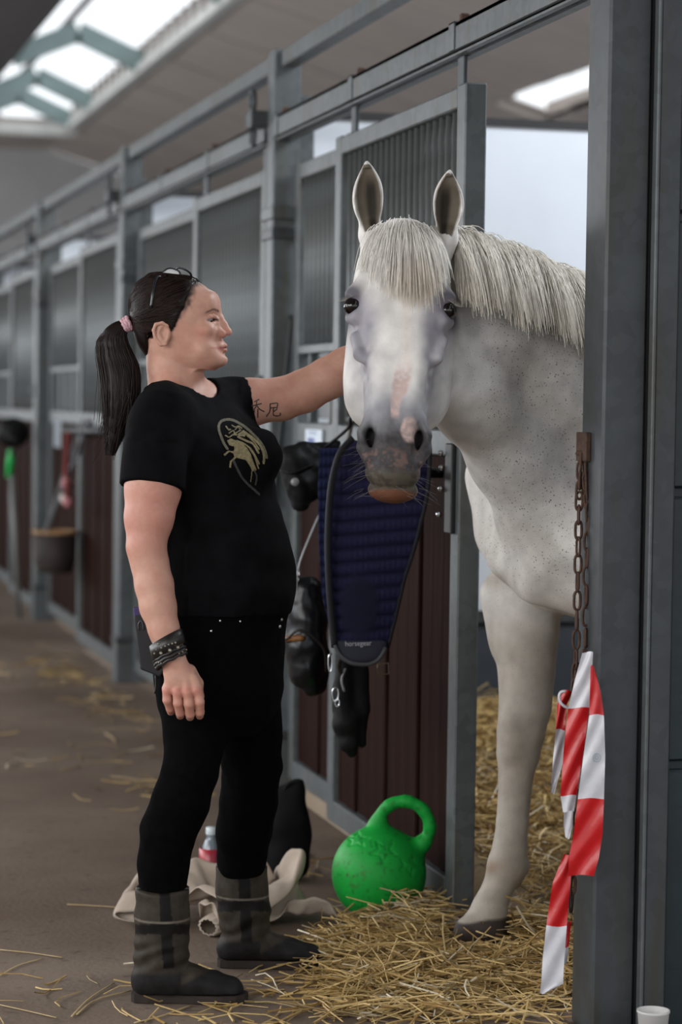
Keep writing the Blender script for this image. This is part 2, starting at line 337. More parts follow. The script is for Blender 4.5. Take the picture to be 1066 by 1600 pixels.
# posts
ORD = ['first', 'second', 'third', 'fourth', 'fifth', 'sixth']
POSTL = ['thick galvanised stall post with rusty chain and barrier tape', 'galvanised stall post between the navy saddle pad and the woman',
         'galvanised stall post behind the ponytail of the woman', 'galvanised stall post beside the hanging brown bucket',
         'blurred galvanised stall post at the far end of the row', 'farthest blurred galvanised stall post of the row']
for k in range(NB + 1):
    y = k * BAY
    t = thing('stall_post', POSTL[k], 'post', (0, y, 0), 'galvanised posts of the stall row')
    obj('shaft', boxbm((-0.055, y + (0.03 if k == 0 else 0), 0), (0.045, y + (0.165 if k == 0 else 0.105), 2.66), 0.006), M['galv_post'] if k == 0 else M['galv'], t)
    if k == 0:
        obj('flange', boxbm((0.053, y - 0.004, 0), (0.105, y + 0.10, 2.7), 0.004), M['galv_post'], t)
        obj('web', boxbm((0.045, y + 0.03, 0), (0.053, y + 0.09, 2.7)), M['black'], t)
        obj('edge_bead', boxbm((0.0455, y - 0.006, 0), (0.0535, y + 0.02, 2.7), 0.002), M['galv'], t)
    else:
        obj('flange', boxbm((0.045, y + 0.02, 0), (0.10, y + 0.09, 2.5), 0.004), M['galv'], t)
        obj('collar', boxbm((-0.062, y - 0.03, 2.055), (0.05, y + 0.166, 2.10), 0.004), M['galv'], t)
        obj('collar', boxbm((-0.060, y - 0.018, 1.985), (0.047, y + 0.166, 2.025), 0.004), M['galv_dark'], t)
        obj('base_sleeve', boxbm((-0.068, y - 0.02, 0), (0.058, y + 0.115, 0.20), 0.005), M['galv'], t)
        obj('base_lip', boxbm((-0.072, y - 0.03, 0.20), (0.062, y + 0.12, 0.225), 0.003), M['galv_dark'], t)
        # latch gear high on the aisle side
        lt = obj('latch_plate', boxbm((-0.115, y + 0.10, 2.39), (-0.05, y + 0.19, 2.45), 0.004), M['galv_dark'], t)
        a = np.linspace(0, 2 * math.pi, 15)[:-1]
        tube('latch_ring', np.stack([-0.1 + 0 * a, y + 0.15 + 0.035 * np.cos(a), 2.49 + 0.035 * np.sin(a)], 1), 0.009, M['galv_dark'], lt, 6, True)
        tube('latch_hook', spline([(-0.1, y + 0.166, 2.39), (-0.1, y + 0.166, 2.34), (-0.1, y + 0.12, 2.33), (-0.1, y + 0.10, 2.38)], 10), 0.008, M['galv_dark'], lt, 6)
for k in range(NB):
    y = k * BAY
    o = obj('top_rail', boxbm((-0.03, y + 0.105, 2.595), (0.03, y + BAY, 2.655), 0.004), M['galv'])
    tag(o, ['box rail overhead running out of the picture above the saddle pad', 'box rail on top of the stall directly behind the woman', 'box rail on top of the second closed stall', 'box rail on top of the third closed stall', 'farthest box rail on top of the stall row'][k], 'rail', 'galvanised top rails')
    t = thing('track_rail', ['sliding door track above the open stall door', 'sliding door track above the stall behind the woman', 'sliding door track above the second closed stall', 'sliding door track above the third closed stall', 'farthest sliding door track of the row'][k], 'rail', (-0.02, y, 2.35), 'sliding door tracks')
    x0 = -0.058
    tr = obj('track', boxes(((x0, y + 0.166, 2.345), (x0 + 0.012, y + BAY - 0.002, 2.415)), ((x0, y + 0.166, 2.405), (x0 + 0.075, y + BAY - 0.002, 2.415)), ((x0 + 0.065, y + 0.166, 2.335), (x0 + 0.075, y + BAY - 0.002, 2.415)), ((x0 + 0.012, y + 0.166, 2.335), (x0 + 0.03, y + BAY - 0.002, 2.341)), ((x0 + 0.05, y + 0.166, 2.335), (x0 + 0.065, y + BAY - 0.002, 2.341))), M['galv'], t)
    for dy in (0.12, 1.2, 2.3, 3.36):
        br = obj('bracket', boxes(((x0 - 0.004, y + dy, 2.345), (x0, y + dy + 0.05, 2.419)), ((x0 - 0.004, y + dy, 2.415), (x0 + 0.079, y + dy + 0.05, 2.419))), M['galv'], t)
        obj('bolt', boxbm((x0 + 0.02, y + dy + 0.015, 2.425), (x0 + 0.045, y + dy + 0.035, 2.445), 0.003), M['rust'], br)

# stall fronts: bars above, planks below
BARH = {}
def bar_mesh(z0, z1, r=0.0135):
    key = (round(z0, 3), round(z1, 3))
    if key not in BARH:
        V, Q, T = tube_np([(0, 0, z0), (0, 0, z1)], r, 8); BARH[key] = mesh_np('bar', V, Q, T); BARH[key].materials.append(M['galv'])
    return BARH[key]
PLK = {}
def plank_mesh(wd, z0, z1, t=0.022):
    key = (round(wd, 3), round(z0, 3), round(z1, 3))
    if key not in PLK:
        me = bpy.data.meshes.new('plank'); bm = boxbm((-t / 2, 0.003, z0), (t / 2, wd - 0.003, z1), 0.005); bm.to_mesh(me); bm.free(); me.materials.append(M['plank']); PLK[key] = me
    return PLK[key]
def child(name, me, parent, loc):
    o = bpy.data.objects.new(name, me); COL.objects.link(o); o.location = loc; o.parent = parent; o.matrix_parent_inverse = parent.matrix_basis.inverted(); return o
def front(name, label, group, x, ya, yb, stile=0.07, dep=0.055, hatch=False, mull=False, loc=None):
    t = thing(name, label, 'stall door' if name == 'sliding_stall_door' else 'stall panel', (x, ya, 0), group)
    h = dep / 2
    for nm, lo, hi in (('stile', (x - h, ya, 0.06), (x + h, ya + stile, 2.25)), ('stile', (x - h, yb - stile, 0.06), (x + h, yb, 2.25)),
                       ('top_bar', (x - h, ya + stile, 2.19), (x + h, yb - stile, 2.245)), ('mid_rail', (x - h, ya + stile, 1.265), (x + h, yb - stile, 1.335)),
                       ('bottom_rail', (x - h, ya + stile, 0.06), (x + h, yb - stile, 0.13))):
        obj(nm, boxbm(lo, hi, 0.004), M['galv'], t)
    z0 = 1.335; ys = ya + stile
    n = int(round((yb - ya - 2 * stile) / 0.064)); st = (yb - ya - 2 * stile) / n
    zb = 1.335
    if hatch:
        zb = 1.60; yh = yb - stile - 0.62
        obj('hatch_bar', boxbm((x - h, ya + stile, 1.575), (x + h, yb - stile, 1.605), 0.003), M['galv'], t)
        hp = obj('hatch_plate', boxbm((x + 0.005, ya + stile + 0.03, 1.35), (x + 0.015, yb - stile - 0.03, 1.57)), M['teal'], t)
        for yy in np.arange(ya + stile + 0.02, yb - stile, 0.30): obj('hatch_bar', boxbm((x - h * 0.6, yy, 1.335), (x + h * 0.6, yy + 0.025, 1.575), 0.002), M['galv'], t)
    for i in range(n): child('bar', bar_mesh(zb, 2.19), t, (x, ya + stile + (i + 0.5) * st, 0))
    m = int(round((yb - ya - 2 * stile) / 0.115)); sw = (yb - ya - 2 * stile) / m
    for i in range(m):
        child('plank', plank_mesh(sw, 0.13, 1.265), t, (x + 0.004 * ((i * 7) % 3 - 1), ya + stile + i * sw, 0))
    return t
def hangers(t, x, ya, yb):
    for yy in (ya + 0.10, yb - 0.16):
        hg = obj('hanger', boxes(((x - 0.006, yy, 2.24), (x + 0.006, yy + 0.055, 2.335)), ((x - 0.02, yy - 0.01, 2.24), (x + 0.02, yy + 0.065, 2.252)), bev=0.002), M['galv_dark'], t)
        V, Q, T = tube_np([(x - 0.012, yy + 0.028, 2.372), (x + 0.012, yy + 0.028, 2.372)], 0.022, 10); obj('roller', mesh_np('roller', V, Q, T), M['black'], hg)
DOORX = -0.02
for k in range(NB):
    y = k * BAY
    pl = ['fixed stall panel half hidden behind the open sliding door', 'fixed stall panel left of the post behind the ponytail', 'fixed stall panel behind the hanging red lead rope', 'fixed stall panel beyond the black helmet', 'farthest fixed stall panel of the row'][k]
    front('fixed_stall_front', pl, 'fixed stall panels', 0.046, y + 1.60, y + BAY - 0.035, hatch=True)
    dl = ['open sliding stall door carrying the navy saddle pad', 'closed sliding stall door directly behind the woman', 'closed sliding stall door behind the hanging brown bucket', 'closed sliding stall door beside the green handled tool', 'farthest closed sliding stall door of the row'][k]
    ya = 1.125 if k == 0 else y + 0.14
    d = front('sliding_stall_door', dl, 'sliding stall doors', DOORX, ya, ya + 1.42, 0.075, 0.06)
    hangers(d, DOORX, ya, ya + 1.42)
    if k: lp = obj('latch', boxes(((DOORX - 0.045, ya + 0.02, 1.42), (DOORX - 0.03, ya + 0.05, 1.50)), ((DOORX - 0.045, ya + 0.0, 1.455), (DOORX - 0.035, ya + 0.14, 1.468))), M['galv_dark'], d)
# ------------------------------------------------------------------ implicit-surface modelling kit
def unit(v): v = np.asarray(v, float); return v / np.linalg.norm(v)
def resamp(t, cols, n=80):
    t = np.asarray(t, float); tt = np.linspace(t[0], t[-1], n); out = []
    for c in cols:
        c = np.asarray(c, float); m = np.gradient(c, t); i = np.clip(np.searchsorted(t, tt, 'right') - 1, 0, len(t) - 2)
        h = t[i + 1] - t[i]; u = (tt - t[i]) / h
        out.append((2 * u**3 - 3 * u**2 + 1) * c[i] + (u**3 - 2 * u**2 + u) * h * m[i] + (-2 * u**3 + 3 * u**2) * c[i + 1] + (u**3 - u**2) * h * m[i + 1])
    return tt, out
class SDF:
    def __init__(s): s.ops = []
    def _add(s, fn, lo, hi, k, sub): s.ops.append((fn, np.asarray(lo, float), np.asarray(hi, float), k, sub)); return s
    def rc(s, a, ra, b, rb, k=0.02, sub=False, flat=None):
        a = np.asarray(a, float); b = np.asarray(b, float); d = b - a; L2 = d @ d + 1e-12
        fl = None
        if flat is not None: fl = (unit(flat[0]), flat[1])
        def fn(x, y, z):
            px, py, pz = x - a[0], y - a[1], z - a[2]
            t = np.clip((px * d[0] + py * d[1] + pz * d[2]) / L2, 0, 1)
            qx, qy, qz = px - t * d[0], py - t * d[1], pz - t * d[2]
            q2 = qx * qx + qy * qy + qz * qz
            if fl is not None:
                n, f = fl; w_ = qx * n[0] + qy * n[1] + qz * n[2]; q2 = q2 + w_ * w_ * (1 / f**2 - 1)
            return np.sqrt(np.maximum(q2, 0)) - (ra + t * (rb - ra))
        R = max(ra, rb) * (max(1.0, flat[1]) if flat is not None else 1.0)
        return s._add(fn, np.minimum(a, b) - R, np.maximum(a, b) + R, k, sub)
    def chain(s, pts, k=0.02, join=None, sub=False, flat=None):
        for i in range(len(pts) - 1):
            s.rc(pts[i][0], pts[i][1], pts[i + 1][0], pts[i + 1][1], k if i == 0 or join is None else join, sub, flat)
        return s
    def ell(s, c, r, fr=None, k=0.02, sub=False):
        c = np.asarray(c, float); r = np.asarray(r, float); A = np.eye(3) if fr is None else np.asarray(fr, float)
        def fn(x, y, z):
            px, py, pz = x - c[0], y - c[1], z - c[2]
            l = [px * A[i, 0] + py * A[i, 1] + pz * A[i, 2] for i in range(3)]
            k0 = np.sqrt(sum((l[i] / r[i]) ** 2 for i in range(3))); k1 = np.sqrt(sum((l[i] / r[i] ** 2) ** 2 for i in range(3))) + 1e-9
            return k0 * (k0 - 1) / k1
        e = np.sqrt(((A.T * r) ** 2).sum(1))
        return s._add(fn, c - e, c + e, k, sub)
    def stack(s, o, fr, t, cx, cy, a, b, n=2.0, k=0.02, sub=False):
        o = np.asarray(o, float); A = np.asarray(fr, float)
        nn = np.broadcast_to(np.asarray(n, float), (len(t),))
        tt, (cx_, cy_, a_, b_, n_) = resamp(t, [cx, cy, a, b, nn])
        a_ = np.maximum(a_, 0.002); b_ = np.maximum(b_, 0.002)
        def fn(x, y, z):
            px, py, pz = x - o[0], y - o[1], z - o[2]
            lx = px * A[0, 0] + py * A[0, 1] + pz * A[0, 2]; ly = px * A[1, 0] + py * A[1, 1] + pz * A[1, 2]; lz = px * A[2, 0] + py * A[2, 1] + pz * A[2, 2]
            aa = np.interp(lz, tt, a_); bb = np.interp(lz, tt, b_); ne = np.interp(lz, tt, n_)
            u = np.abs(lx - np.interp(lz, tt, cx_)) / aa; v = np.abs(ly - np.interp(lz, tt, cy_)) / bb
            d = ((u ** ne + v ** ne) ** (1 / ne) - 1) * np.minimum(aa, bb)
            ez = np.maximum(tt[0] - lz, lz - tt[-1])
            return np.where(ez > 0, np.sqrt(np.maximum(d, 0) ** 2 + ez ** 2) * 1.0 + np.minimum(d, 0) * 0, d) if False else np.maximum(d, ez)
        lo3 = np.array([min(np.array(cx_) - a_), min(np.array(cy_) - b_), tt[0]]); hi3 = np.array([max(np.array(cx_) + a_), max(np.array(cy_) + b_), tt[-1]])
        cs = np.array([[ (lo3, hi3)[i][0], (lo3, hi3)[j][1], (lo3, hi3)[m][2]] for i in (0, 1) for j in (0, 1) for m in (0, 1)]) @ A + o
        return s._add(fn, cs.min(0), cs.max(0), k, sub)
    def bounds(s):
        return np.min([o[1] for o in s.ops if not o[4]], 0), np.max([o[2] for o in s.ops if not o[4]], 0)
    def grid(s, lo, hi, h, infl=0.0):
        lo = np.asarray(lo, float); n = np.ceil((np.asarray(hi) - lo) / h).astype(int) + 1
        ax = [(lo[i] + h * np.arange(n[i])).astype(np.float32) for i in range(3)]
        G = np.full(n, 0.25, np.float32)
        for fn, l, u, k, sub in s.ops:
            m = k + 4 * h + infl
            i0 = np.maximum(np.floor((l - m - lo) / h).astype(int), 0); i1 = np.minimum(np.ceil((u + m - lo) / h).astype(int) + 1, n)
            if (i1 <= i0).any(): continue
            sl = tuple(slice(i0[i], i1[i]) for i in range(3))
            d = fn(ax[0][sl[0]][:, None, None], ax[1][sl[1]][None, :, None], ax[2][sl[2]][None, None, :]).astype(np.float32)
            W = G[sl]
            if sub:
                d = -d; hh = np.maximum(k - np.abs(W - d), 0) / max(k, 1e-6); G[sl] = np.maximum(W, d) + hh * hh * (k * 0.25)
            else:
                hh = np.maximum(k - np.abs(W - d), 0) / max(k, 1e-6); G[sl] = np.minimum(W, d) - hh * hh * (k * 0.25)
        return G, ax
    def at(s, p):
        p = np.asarray(p, float); x, y, z = p[:, 0], p[:, 1], p[:, 2]; W = np.full(len(p), 0.25)
        for fn, l, u, k, sub in s.ops:
            d = fn(x, y, z)
            if sub: d = -d; hh = np.maximum(k - np.abs(W - d), 0) / max(k, 1e-6); W = np.maximum(W, d) + hh * hh * (k * 0.25)
            else: hh = np.maximum(k - np.abs(W - d), 0) / max(k, 1e-6); W = np.minimum(W, d) - hh * hh * (k * 0.25)
        return W
    def grad(s, p, e=0.004):
        g = np.stack([s.at(p + np.eye(3)[i] * e) - s.at(p - np.eye(3)[i] * e) for i in range(3)], 1)
        return g / (np.linalg.norm(g, axis=1)[:, None] + 1e-9)
def nets(G, ax):
    S = G < 0; n = np.array(G.shape)
    c = np.zeros(n - 1, np.int8)
    for i in (0, 1):
        for j in (0, 1):
            for k in (0, 1): c += S[i:n[0] - 1 + i, j:n[1] - 1 + j, k:n[2] - 1 + k]
    I = np.argwhere((c > 0) & (c < 8)); del c
    idx = np.full(n - 1, -1, np.int32); idx[I[:, 0], I[:, 1], I[:, 2]] = np.arange(len(I))
    acc = np.zeros((len(I), 3)); cnt = np.zeros(len(I))
    cor = [(i, j, k) for i in (0, 1) for j in (0, 1) for k in (0, 1)]
    val = {q: G[I[:, 0] + q[0], I[:, 1] + q[1], I[:, 2] + q[2]] for q in cor}
    for a in cor:
        for d in range(3):
            if a[d]: continue
            b = list(a); b[d] = 1; b = tuple(b); va, vb = val[a], val[b]; m = (va < 0) != (vb < 0)
            t = va[m] / (va[m] - vb[m]); p = np.tile(np.array(a, float), (m.sum(), 1)); p[:, d] = t
            acc[m] += p; cnt[m] += 1
    h = ax[0][1] - ax[0][0]
    V = np.array([ax[0][0], ax[1][0], ax[2][0]]) + (I + acc / cnt[:, None]) * h
    Q = []
    for d in range(3):
        sl0 = [slice(None)] * 3; sl1 = [slice(None)] * 3; sl0[d] = slice(0, -1); sl1[d] = slice(1, None)
        E = np.argwhere(S[tuple(sl0)] != S[tuple(sl1)])
        e1, e2 = (d + 1) % 3, (d + 2) % 3
        ok = (E[:, e1] > 0) & (E[:, e2] > 0) & (E[:, e1] < n[e1] - 1) & (E[:, e2] < n[e2] - 1) & (E[:, d] < n[d] - 1)
        E = E[ok]; inside = S[E[:, 0], E[:, 1], E[:, 2]]
        def cell(o1, o2):
            C = E.copy(); C[:, e1] += o1; C[:, e2] += o2; return idx[C[:, 0], C[:, 1], C[:, 2]]
        q = np.stack([cell(-1, -1), cell(0, -1), cell(0, 0), cell(-1, 0)], 1)
        q[~inside] = q[~inside][:, ::-1]; Q.append(q)
    Q = np.vstack(Q); return V, Q[(Q >= 0).all(1)]
def relax(V, Q, it=2, lam=0.5):
    E = np.vstack([Q[:, [0, 1]], Q[:, [1, 2]], Q[:, [2, 3]], Q[:, [3, 0]]]); E = np.vstack([E, E[:, ::-1]])
    n = len(V); deg = np.bincount(E[:, 0], minlength=n)[:, None] + 1e-9
    for i in range(it):
        for l in (lam, -lam * 0.96):
            A = np.stack([np.bincount(E[:, 0], V[E[:, 1], c], n) for c in range(3)], 1) / deg
            V = V + l * (A - V)
    return V
def drop_unused(V, Q):
    u = np.unique(Q); m = np.full(len(V), -1); m[u] = np.arange(len(u)); return V[u], m[Q]
def polyg(s, h, box=None, infl=0.0, it=2):
    lo, hi = s.bounds() if box is None else box
    pad = 3 * h + infl + 0.005 if box is None else 0
    G, ax = s.grid(np.asarray(lo) - pad, np.asarray(hi) + pad, h, infl)
    if infl: G -= infl
    V, Q = nets(G, ax); return relax(V, Q, it), Q
def multires(s, h, fine, infl=0.0):
    """one surface, sampled finer inside the boxes `fine` = [(lo, hi, h)]"""
    V, Q = polyg(s, h, None, infl); parts = []
    keep = np.ones(len(Q), bool); cen = V[Q].mean(1)
    for lo, hi, hf in fine:
        lo = np.asarray(lo); hi = np.asarray(hi); keep &= ~((cen > lo + 1.2 * h) & (cen < hi - 1.2 * h)).all(1)
        v, q = polyg(s, hf, (lo, hi), infl); parts.append((v, q, []))
    v, q = drop_unused(V, Q[keep]); parts.insert(0, (v, q, []))
    V, Q, _ = join_np(parts); return V, Q
def paint(me, name, C):
    a = me.color_attributes.new(name, 'FLOAT_COLOR', 'POINT')
    C = np.asarray(C, np.float32); C4 = np.ones((len(C), 4), np.float32); C4[:, :3] = C; a.data.foreach_set('color', C4.ravel())
def sstep(x, a, b): t = np.clip((x - a) / (b - a), 0, 1); return t * t * (3 - 2 * t)
def blob(p, c, r): return np.exp(-(((p - c) / r) ** 2).sum(1))
def vnoise(p, s, seed=0):
    """cheap smooth value noise for modelling creases"""
    q = p * s + seed * 17.31; i = np.floor(q).astype(np.int64); f = q - i; f = f * f * (3 - 2 * f); out = 0
    def hsh(a, b, c): v = np.sin(a * 127.1 + b * 311.7 + c * 74.7 + seed) * 43758.5453; return v - np.floor(v)
    for dx in (0, 1):
        for dy in (0, 1):
            for dz in (0, 1):
                wgt = (f[:, 0] if dx else 1 - f[:, 0]) * (f[:, 1] if dy else 1 - f[:, 1]) * (f[:, 2] if dz else 1 - f[:, 2])
                out = out + wgt * hsh(i[:, 0] + dx, i[:, 1] + dy, i[:, 2] + dz)
    return out
def to_px(p):
    d = np.asarray(p, float) - CAM; z = d @ CF
    return np.stack([533 + FPX * (d @ CR) / z, 800 - FPX * (d @ CU) / z, z], 1)
def strands(paths, r0, r1, seg=3):
    """paths: (N, m, 3) -> one mesh of thin tapering tubes"""
    N_, m, _ = paths.shape; T = np.gradient(paths, axis=1); T /= np.linalg.norm(T, axis=2, keepdims=True) + 1e-9
    A = np.cross(T, CF[None, None]); A /= np.linalg.norm(A, axis=2, keepdims=True) + 1e-9; B = np.cross(T, A)
    r0 = np.broadcast_to(np.asarray(r0, float), (N_,)); r = r0[:, None] * np.linspace(1, r1, m)[None]
    a = np.arange(seg) * 2 * math.pi / seg + 0.5
    V = paths[:, :, None] + r[:, :, None, None] * (np.cos(a)[None, None, :, None] * A[:, :, None] + np.sin(a)[None, None, :, None] * B[:, :, None])
    base = (np.arange(N_)[:, None, None] * m + np.arange(m - 1)[None, :, None]) * seg; j = np.arange(seg)[None, None]; j2 = (j + 1) % seg
    Q = np.stack([base + j, base + j2, base + seg + j2, base + seg + j], -1).reshape(-1, 4)
    return V.reshape(-1, 3), Q
# ------------------------------------------------------------------ the horse
def attr_mat(name, rough=0.65, specks=None, bump=0.0, bscale=200, sheen=0.0, var=0.12, vscale=25, sss=0.0, spec=0.4):
    m = bpy.data.materials.new(name); m.use_nodes = True; nt = m.node_tree; b = nt.nodes['Principled BSDF']; L = nt.links.new
    at = nt.nodes.new('ShaderNodeAttribute'); at.attribute_name = 'Col'; tc = nt.nodes.new('ShaderNodeTexCoord'); src = tc.outputs['Object']
    no = nt.nodes.new('ShaderNodeTexNoise'); no.inputs['Scale'].default_value = vscale; no.inputs['Detail'].default_value = 6; L(src, no.inputs['Vector'])
    mr = nt.nodes.new('ShaderNodeMapRange'); mr.inputs['From Min'].default_value = 0.3; mr.inputs['From Max'].default_value = 0.7; mr.inputs['To Min'].default_value = 1 - var; mr.inputs['To Max'].default_value = 1 + var
    L(no.outputs[0], mr.inputs['Value'])
    mu = nt.nodes.new('ShaderNodeMix'); mu.data_type = 'RGBA'; mu.blend_type = 'MULTIPLY'; mu.inputs['Factor'].default_value = 1
    L(at.outputs['Color'], mu.inputs['A']); L(mr.outputs[0], mu.inputs['B']); out = mu.outputs['Result']
    if specks:
        a2 = nt.nodes.new('ShaderNodeAttribute'); a2.attribute_name = 'Speck'
        for sc, th, colr in specks:
            vo = nt.nodes.new('ShaderNodeTexVoronoi'); vo.inputs['Scale'].default_value = sc; L(src, vo.inputs['Vector'])
            n2 = nt.nodes.new('ShaderNodeTexNoise'); n2.inputs['Scale'].default_value = sc * 0.25; L(src, n2.inputs['Vector'])
            mm = nt.nodes.new('ShaderNodeMath'); mm.operation = 'MULTIPLY'; L(n2.outputs[0], mm.inputs[0]); L(a2.outputs['Fac'], mm.inputs[1])
            thn = nt.nodes.new('ShaderNodeMath'); thn.operation = 'MULTIPLY'; thn.inputs[1].default_value = th * 2; L(mm.outputs[0], thn.inputs[0])
            lt = nt.nodes.new('ShaderNodeMath'); lt.operation = 'LESS_THAN'; L(vo.outputs['Distance'], lt.inputs[0]); L(thn.outputs[0], lt.inputs[1])
            mf = nt.nodes.new('ShaderNodeMath'); mf.operation = 'MULTIPLY'; mf.inputs[1].default_value = 0.78; L(lt.outputs[0], mf.inputs[0])
            mx = nt.nodes.new('ShaderNodeMix'); mx.data_type = 'RGBA'; mx.inputs['B'].default_value = (*colr, 1); L(out, mx.inputs['A']); L(mf.outputs[0], mx.inputs['Factor']); out = mx.outputs['Result']
    L(out, b.inputs['Base Color']); b.inputs['Roughness'].default_value = rough; b.inputs['Specular IOR Level'].default_value = spec
    if sheen: b.inputs['Sheen Weight'].default_value = sheen
    if sss:
        b.inputs['Subsurface Weight'].default_value = sss; b.inputs['Subsurface Radius'].default_value = (0.012, 0.005, 0.003); b.inputs['Subsurface Scale'].default_value = 0.5
    if bump:
        n3 = nt.nodes.new('ShaderNodeTexNoise'); n3.inputs['Scale'].default_value = bscale; n3.inputs['Detail'].default_value = 4; L(src, n3.inputs['Vector'])
        bp = nt.nodes.new('ShaderNodeBump'); bp.inputs['Strength'].default_value = bump; bp.inputs['Distance'].default_value = 0.004; L(n3.outputs[0], bp.inputs['Height']); L(bp.outputs[0], b.inputs['Normal'])
    return m
HS = SDF()
HZ0 = 5.58
H0 = P(632, 340, HZ0)
TAU = math.radians(14)
hz = unit((-0.05 * CR - 0.9987 * CU) * math.cos(TAU) - CF * math.sin(TAU)); hx = unit(CR - (CR @ hz) * hz); hy = np.cross(hz, hx)
HF = np.array([hx, hy, hz])
def T(py): return (py - 340) / 664.0
def HL(lx, py, ly): return H0 + lx * hx + ly * hy + T(py) * hz
def HX(px, py, ly): return HL((px - (632 - 0.05 * (py - 340))) / 688.0, py, ly)
def stk(rows, n, k):
    r = np.array(rows, float); t = T(r[:, 0])
    HS.stack(H0, HF, t, r[:, 4], (r[:, 2] + r[:, 3]) / 2, r[:, 1], (r[:, 2] - r[:, 3]) / 2, n, k)
# body frame
bf = unit((-0.92, -0.39, 0)); bl_ = np.array([-bf[1], bf[0], 0]); B0 = np.array([0.11, 0.76, 0.0])
def BL(b, s, z): return B0 - bf * b + bl_ * s + np.array([0, 0, z])
# trunk
HS.chain([(BL(0.12, 0, 1.10), 0.24), (BL(0.45, 0, 1.13), 0.29), (BL(0.9, 0, 1.12), 0.33), (BL(1.3, 0, 1.17), 0.31), (BL(1.55, 0, 1.22), 0.29)], 0.10, 0.1)
HS.chain([(BL(0.36, 0, 1.42), 0.13), (BL(0.8, 0, 1.38), 0.12), (BL(1.35, 0, 1.42), 0.13)], 0.12)
for s_ in (-1, 1):
    HS.chain([(BL(1.45, 0.15 * s_, 1.2), 0.20), (BL(1.52, 0.17 * s_, 0.95), 0.16), (BL(1.42, 0.17 * s_, 0.82), 0.11), (BL(1.66, 0.15 * s_, 0.56), 0.058), (BL(1.62, 0.15 * s_, 0.24), 0.040), (BL(1.60, 0.15 * s_, 0.17), 0.050), (BL(1.54, 0.15 * s_, 0.09), 0.042)], 0.08, 0.04)
    HS.rc(BL(1.52, 0.15 * s_, 0.085), 0.045, BL(1.49, 0.15 * s_, 0.045), 0.062, 0.01)
# neck
def ch(pts, k, join=None): HS.chain([(P(x, y, z), r) for x, y, z, r in pts], k, join)
ch([(672, 400, 5.74, .060), (720, 412, 5.80, .062), (800, 440, 5.92, .072), (880, 482, 6.04, .085), (960, 520, 6.16, .10), (1050, 560, 6.28, .12)], 0.06)
ch([(662, 500, 5.72, .085), (750, 530, 5.84, .098), (850, 590, 5.98, .125), (950, 680, 6.10, .17), (1040, 740, 6.2, .20)], 0.08)
ch([(668, 560, 5.70, .075), (735, 630, 5.82, .078), (800, 715, 5.95, .09), (860, 800, 6.04, .11), (890, 860, 6.08, .105)], 0.08)
# chest
HS.rc(P(778, 745, 6.22), .085, P(800, 830, 6.20), .088, 0.035)
HS.rc(P(800, 830, 6.20), .088, P(830, 900, 6.22), .075, 0.035)
HS.rc(P(885, 850, 6.02), .12, P(960, 840, 5.98), .16, 0.025)
HS.rc(P(870, 900, 6.06), .085, P(930, 905, 6.05), .09, 0.03)
HS.rc(P(858, 800, 6.05), .11, P(920, 720, 6.1), .17, 0.05)
HS.chain([(P(832, 862, 5.9), .006), (P(840, 900, 5.92), .012), (P(866, 935, 5.95), .013), (P(910, 958, 5.95), .012)], 0.02, 0.01, True)
HS.rc(P(800, 868, 6.12), .066, P(850, 898, 6.03), .080, 0.03); HS.rc(P(850, 898, 6.03), .080, P(920, 915, 5.99), .085, 0.02)
# forelegs
RL = [(824, 925, 6.24, 56), (824, 985, 6.23, 50), (823, 1050, 6.22, 44.5), (821, 1105, 6.21, 41), (814, 1145, 6.21, 37.5), (810, 1178, 6.21, 34), (806, 1215, 6.21, 27), (801, 1285, 6.21, 25), (797, 1325, 6.21, 27), (793, 1352, 6.21, 31.5), (778, 1388, 6.20, 24), (766, 1415, 6.19, 27)]
HS.chain([(P(x, y, z), r * z / FPX) for x, y, z, r in RL], 0.03, 0.006)
HS.rc(P(783, 930, 6.26), .055, P(795, 1000, 6.24), .05, 0.04)
HS.rc(P(810, 1352, 6.23), .030, P(806, 1378, 6.24), .016, 0.015); HS.rc(P(800, 1128, 6.17), .034, P(803, 1172, 6.175), .030, 0.02)
hoof_c = P(753, 1452, 6.19)
HS.rc(P(764, 1428, 6.19), .050, P(756, 1449, 6.19), .056, 0.008)
HS.rc(P(729, 1454, 6.165), .033, P(764, 1450, 6.20), .050, 0.02); HS.rc(P(764, 1450, 6.20), .05, P(776, 1455, 6.22), .036, 0.01)
HS.chain([(P(752, 908, 6.10), .012), (P(790, 930, 6.06), .016), (P(840, 955, 6.02), .018), (P(900, 975, 5.98), .018)], 0.022, 0.01, True)
HS.chain([(P(838, 1190, 6.14), .004), (P(830, 1250, 6.15), .006), (P(824, 1320, 6.15), .004)], 0.012, 0.01, True)
HS.ell(np.array([hoof_c[0], hoof_c[1], -0.085]), (0.3, 0.3, 0.105), None, 0.004, True)
LLo = np.array([0.38, 0.70, 0])
LL = [(0, 0, 0.95, .10), (0, 0, 0.78, .075), (-.02, 0, 0.52, .056), (-.01, 0, 0.46, .05), (0, 0, 0.36, .042), (0, 0, 0.24, .041), (0, 0, 0.17, .048), (-.05, -.02, 0.10, .04), (-.07, -.03, 0.075, .05), (-.085, -.035, 0.05, .058)]
HS.chain([(LLo + np.array(q[:3]), q[3]) for q in LL], 0.05, 0.02)
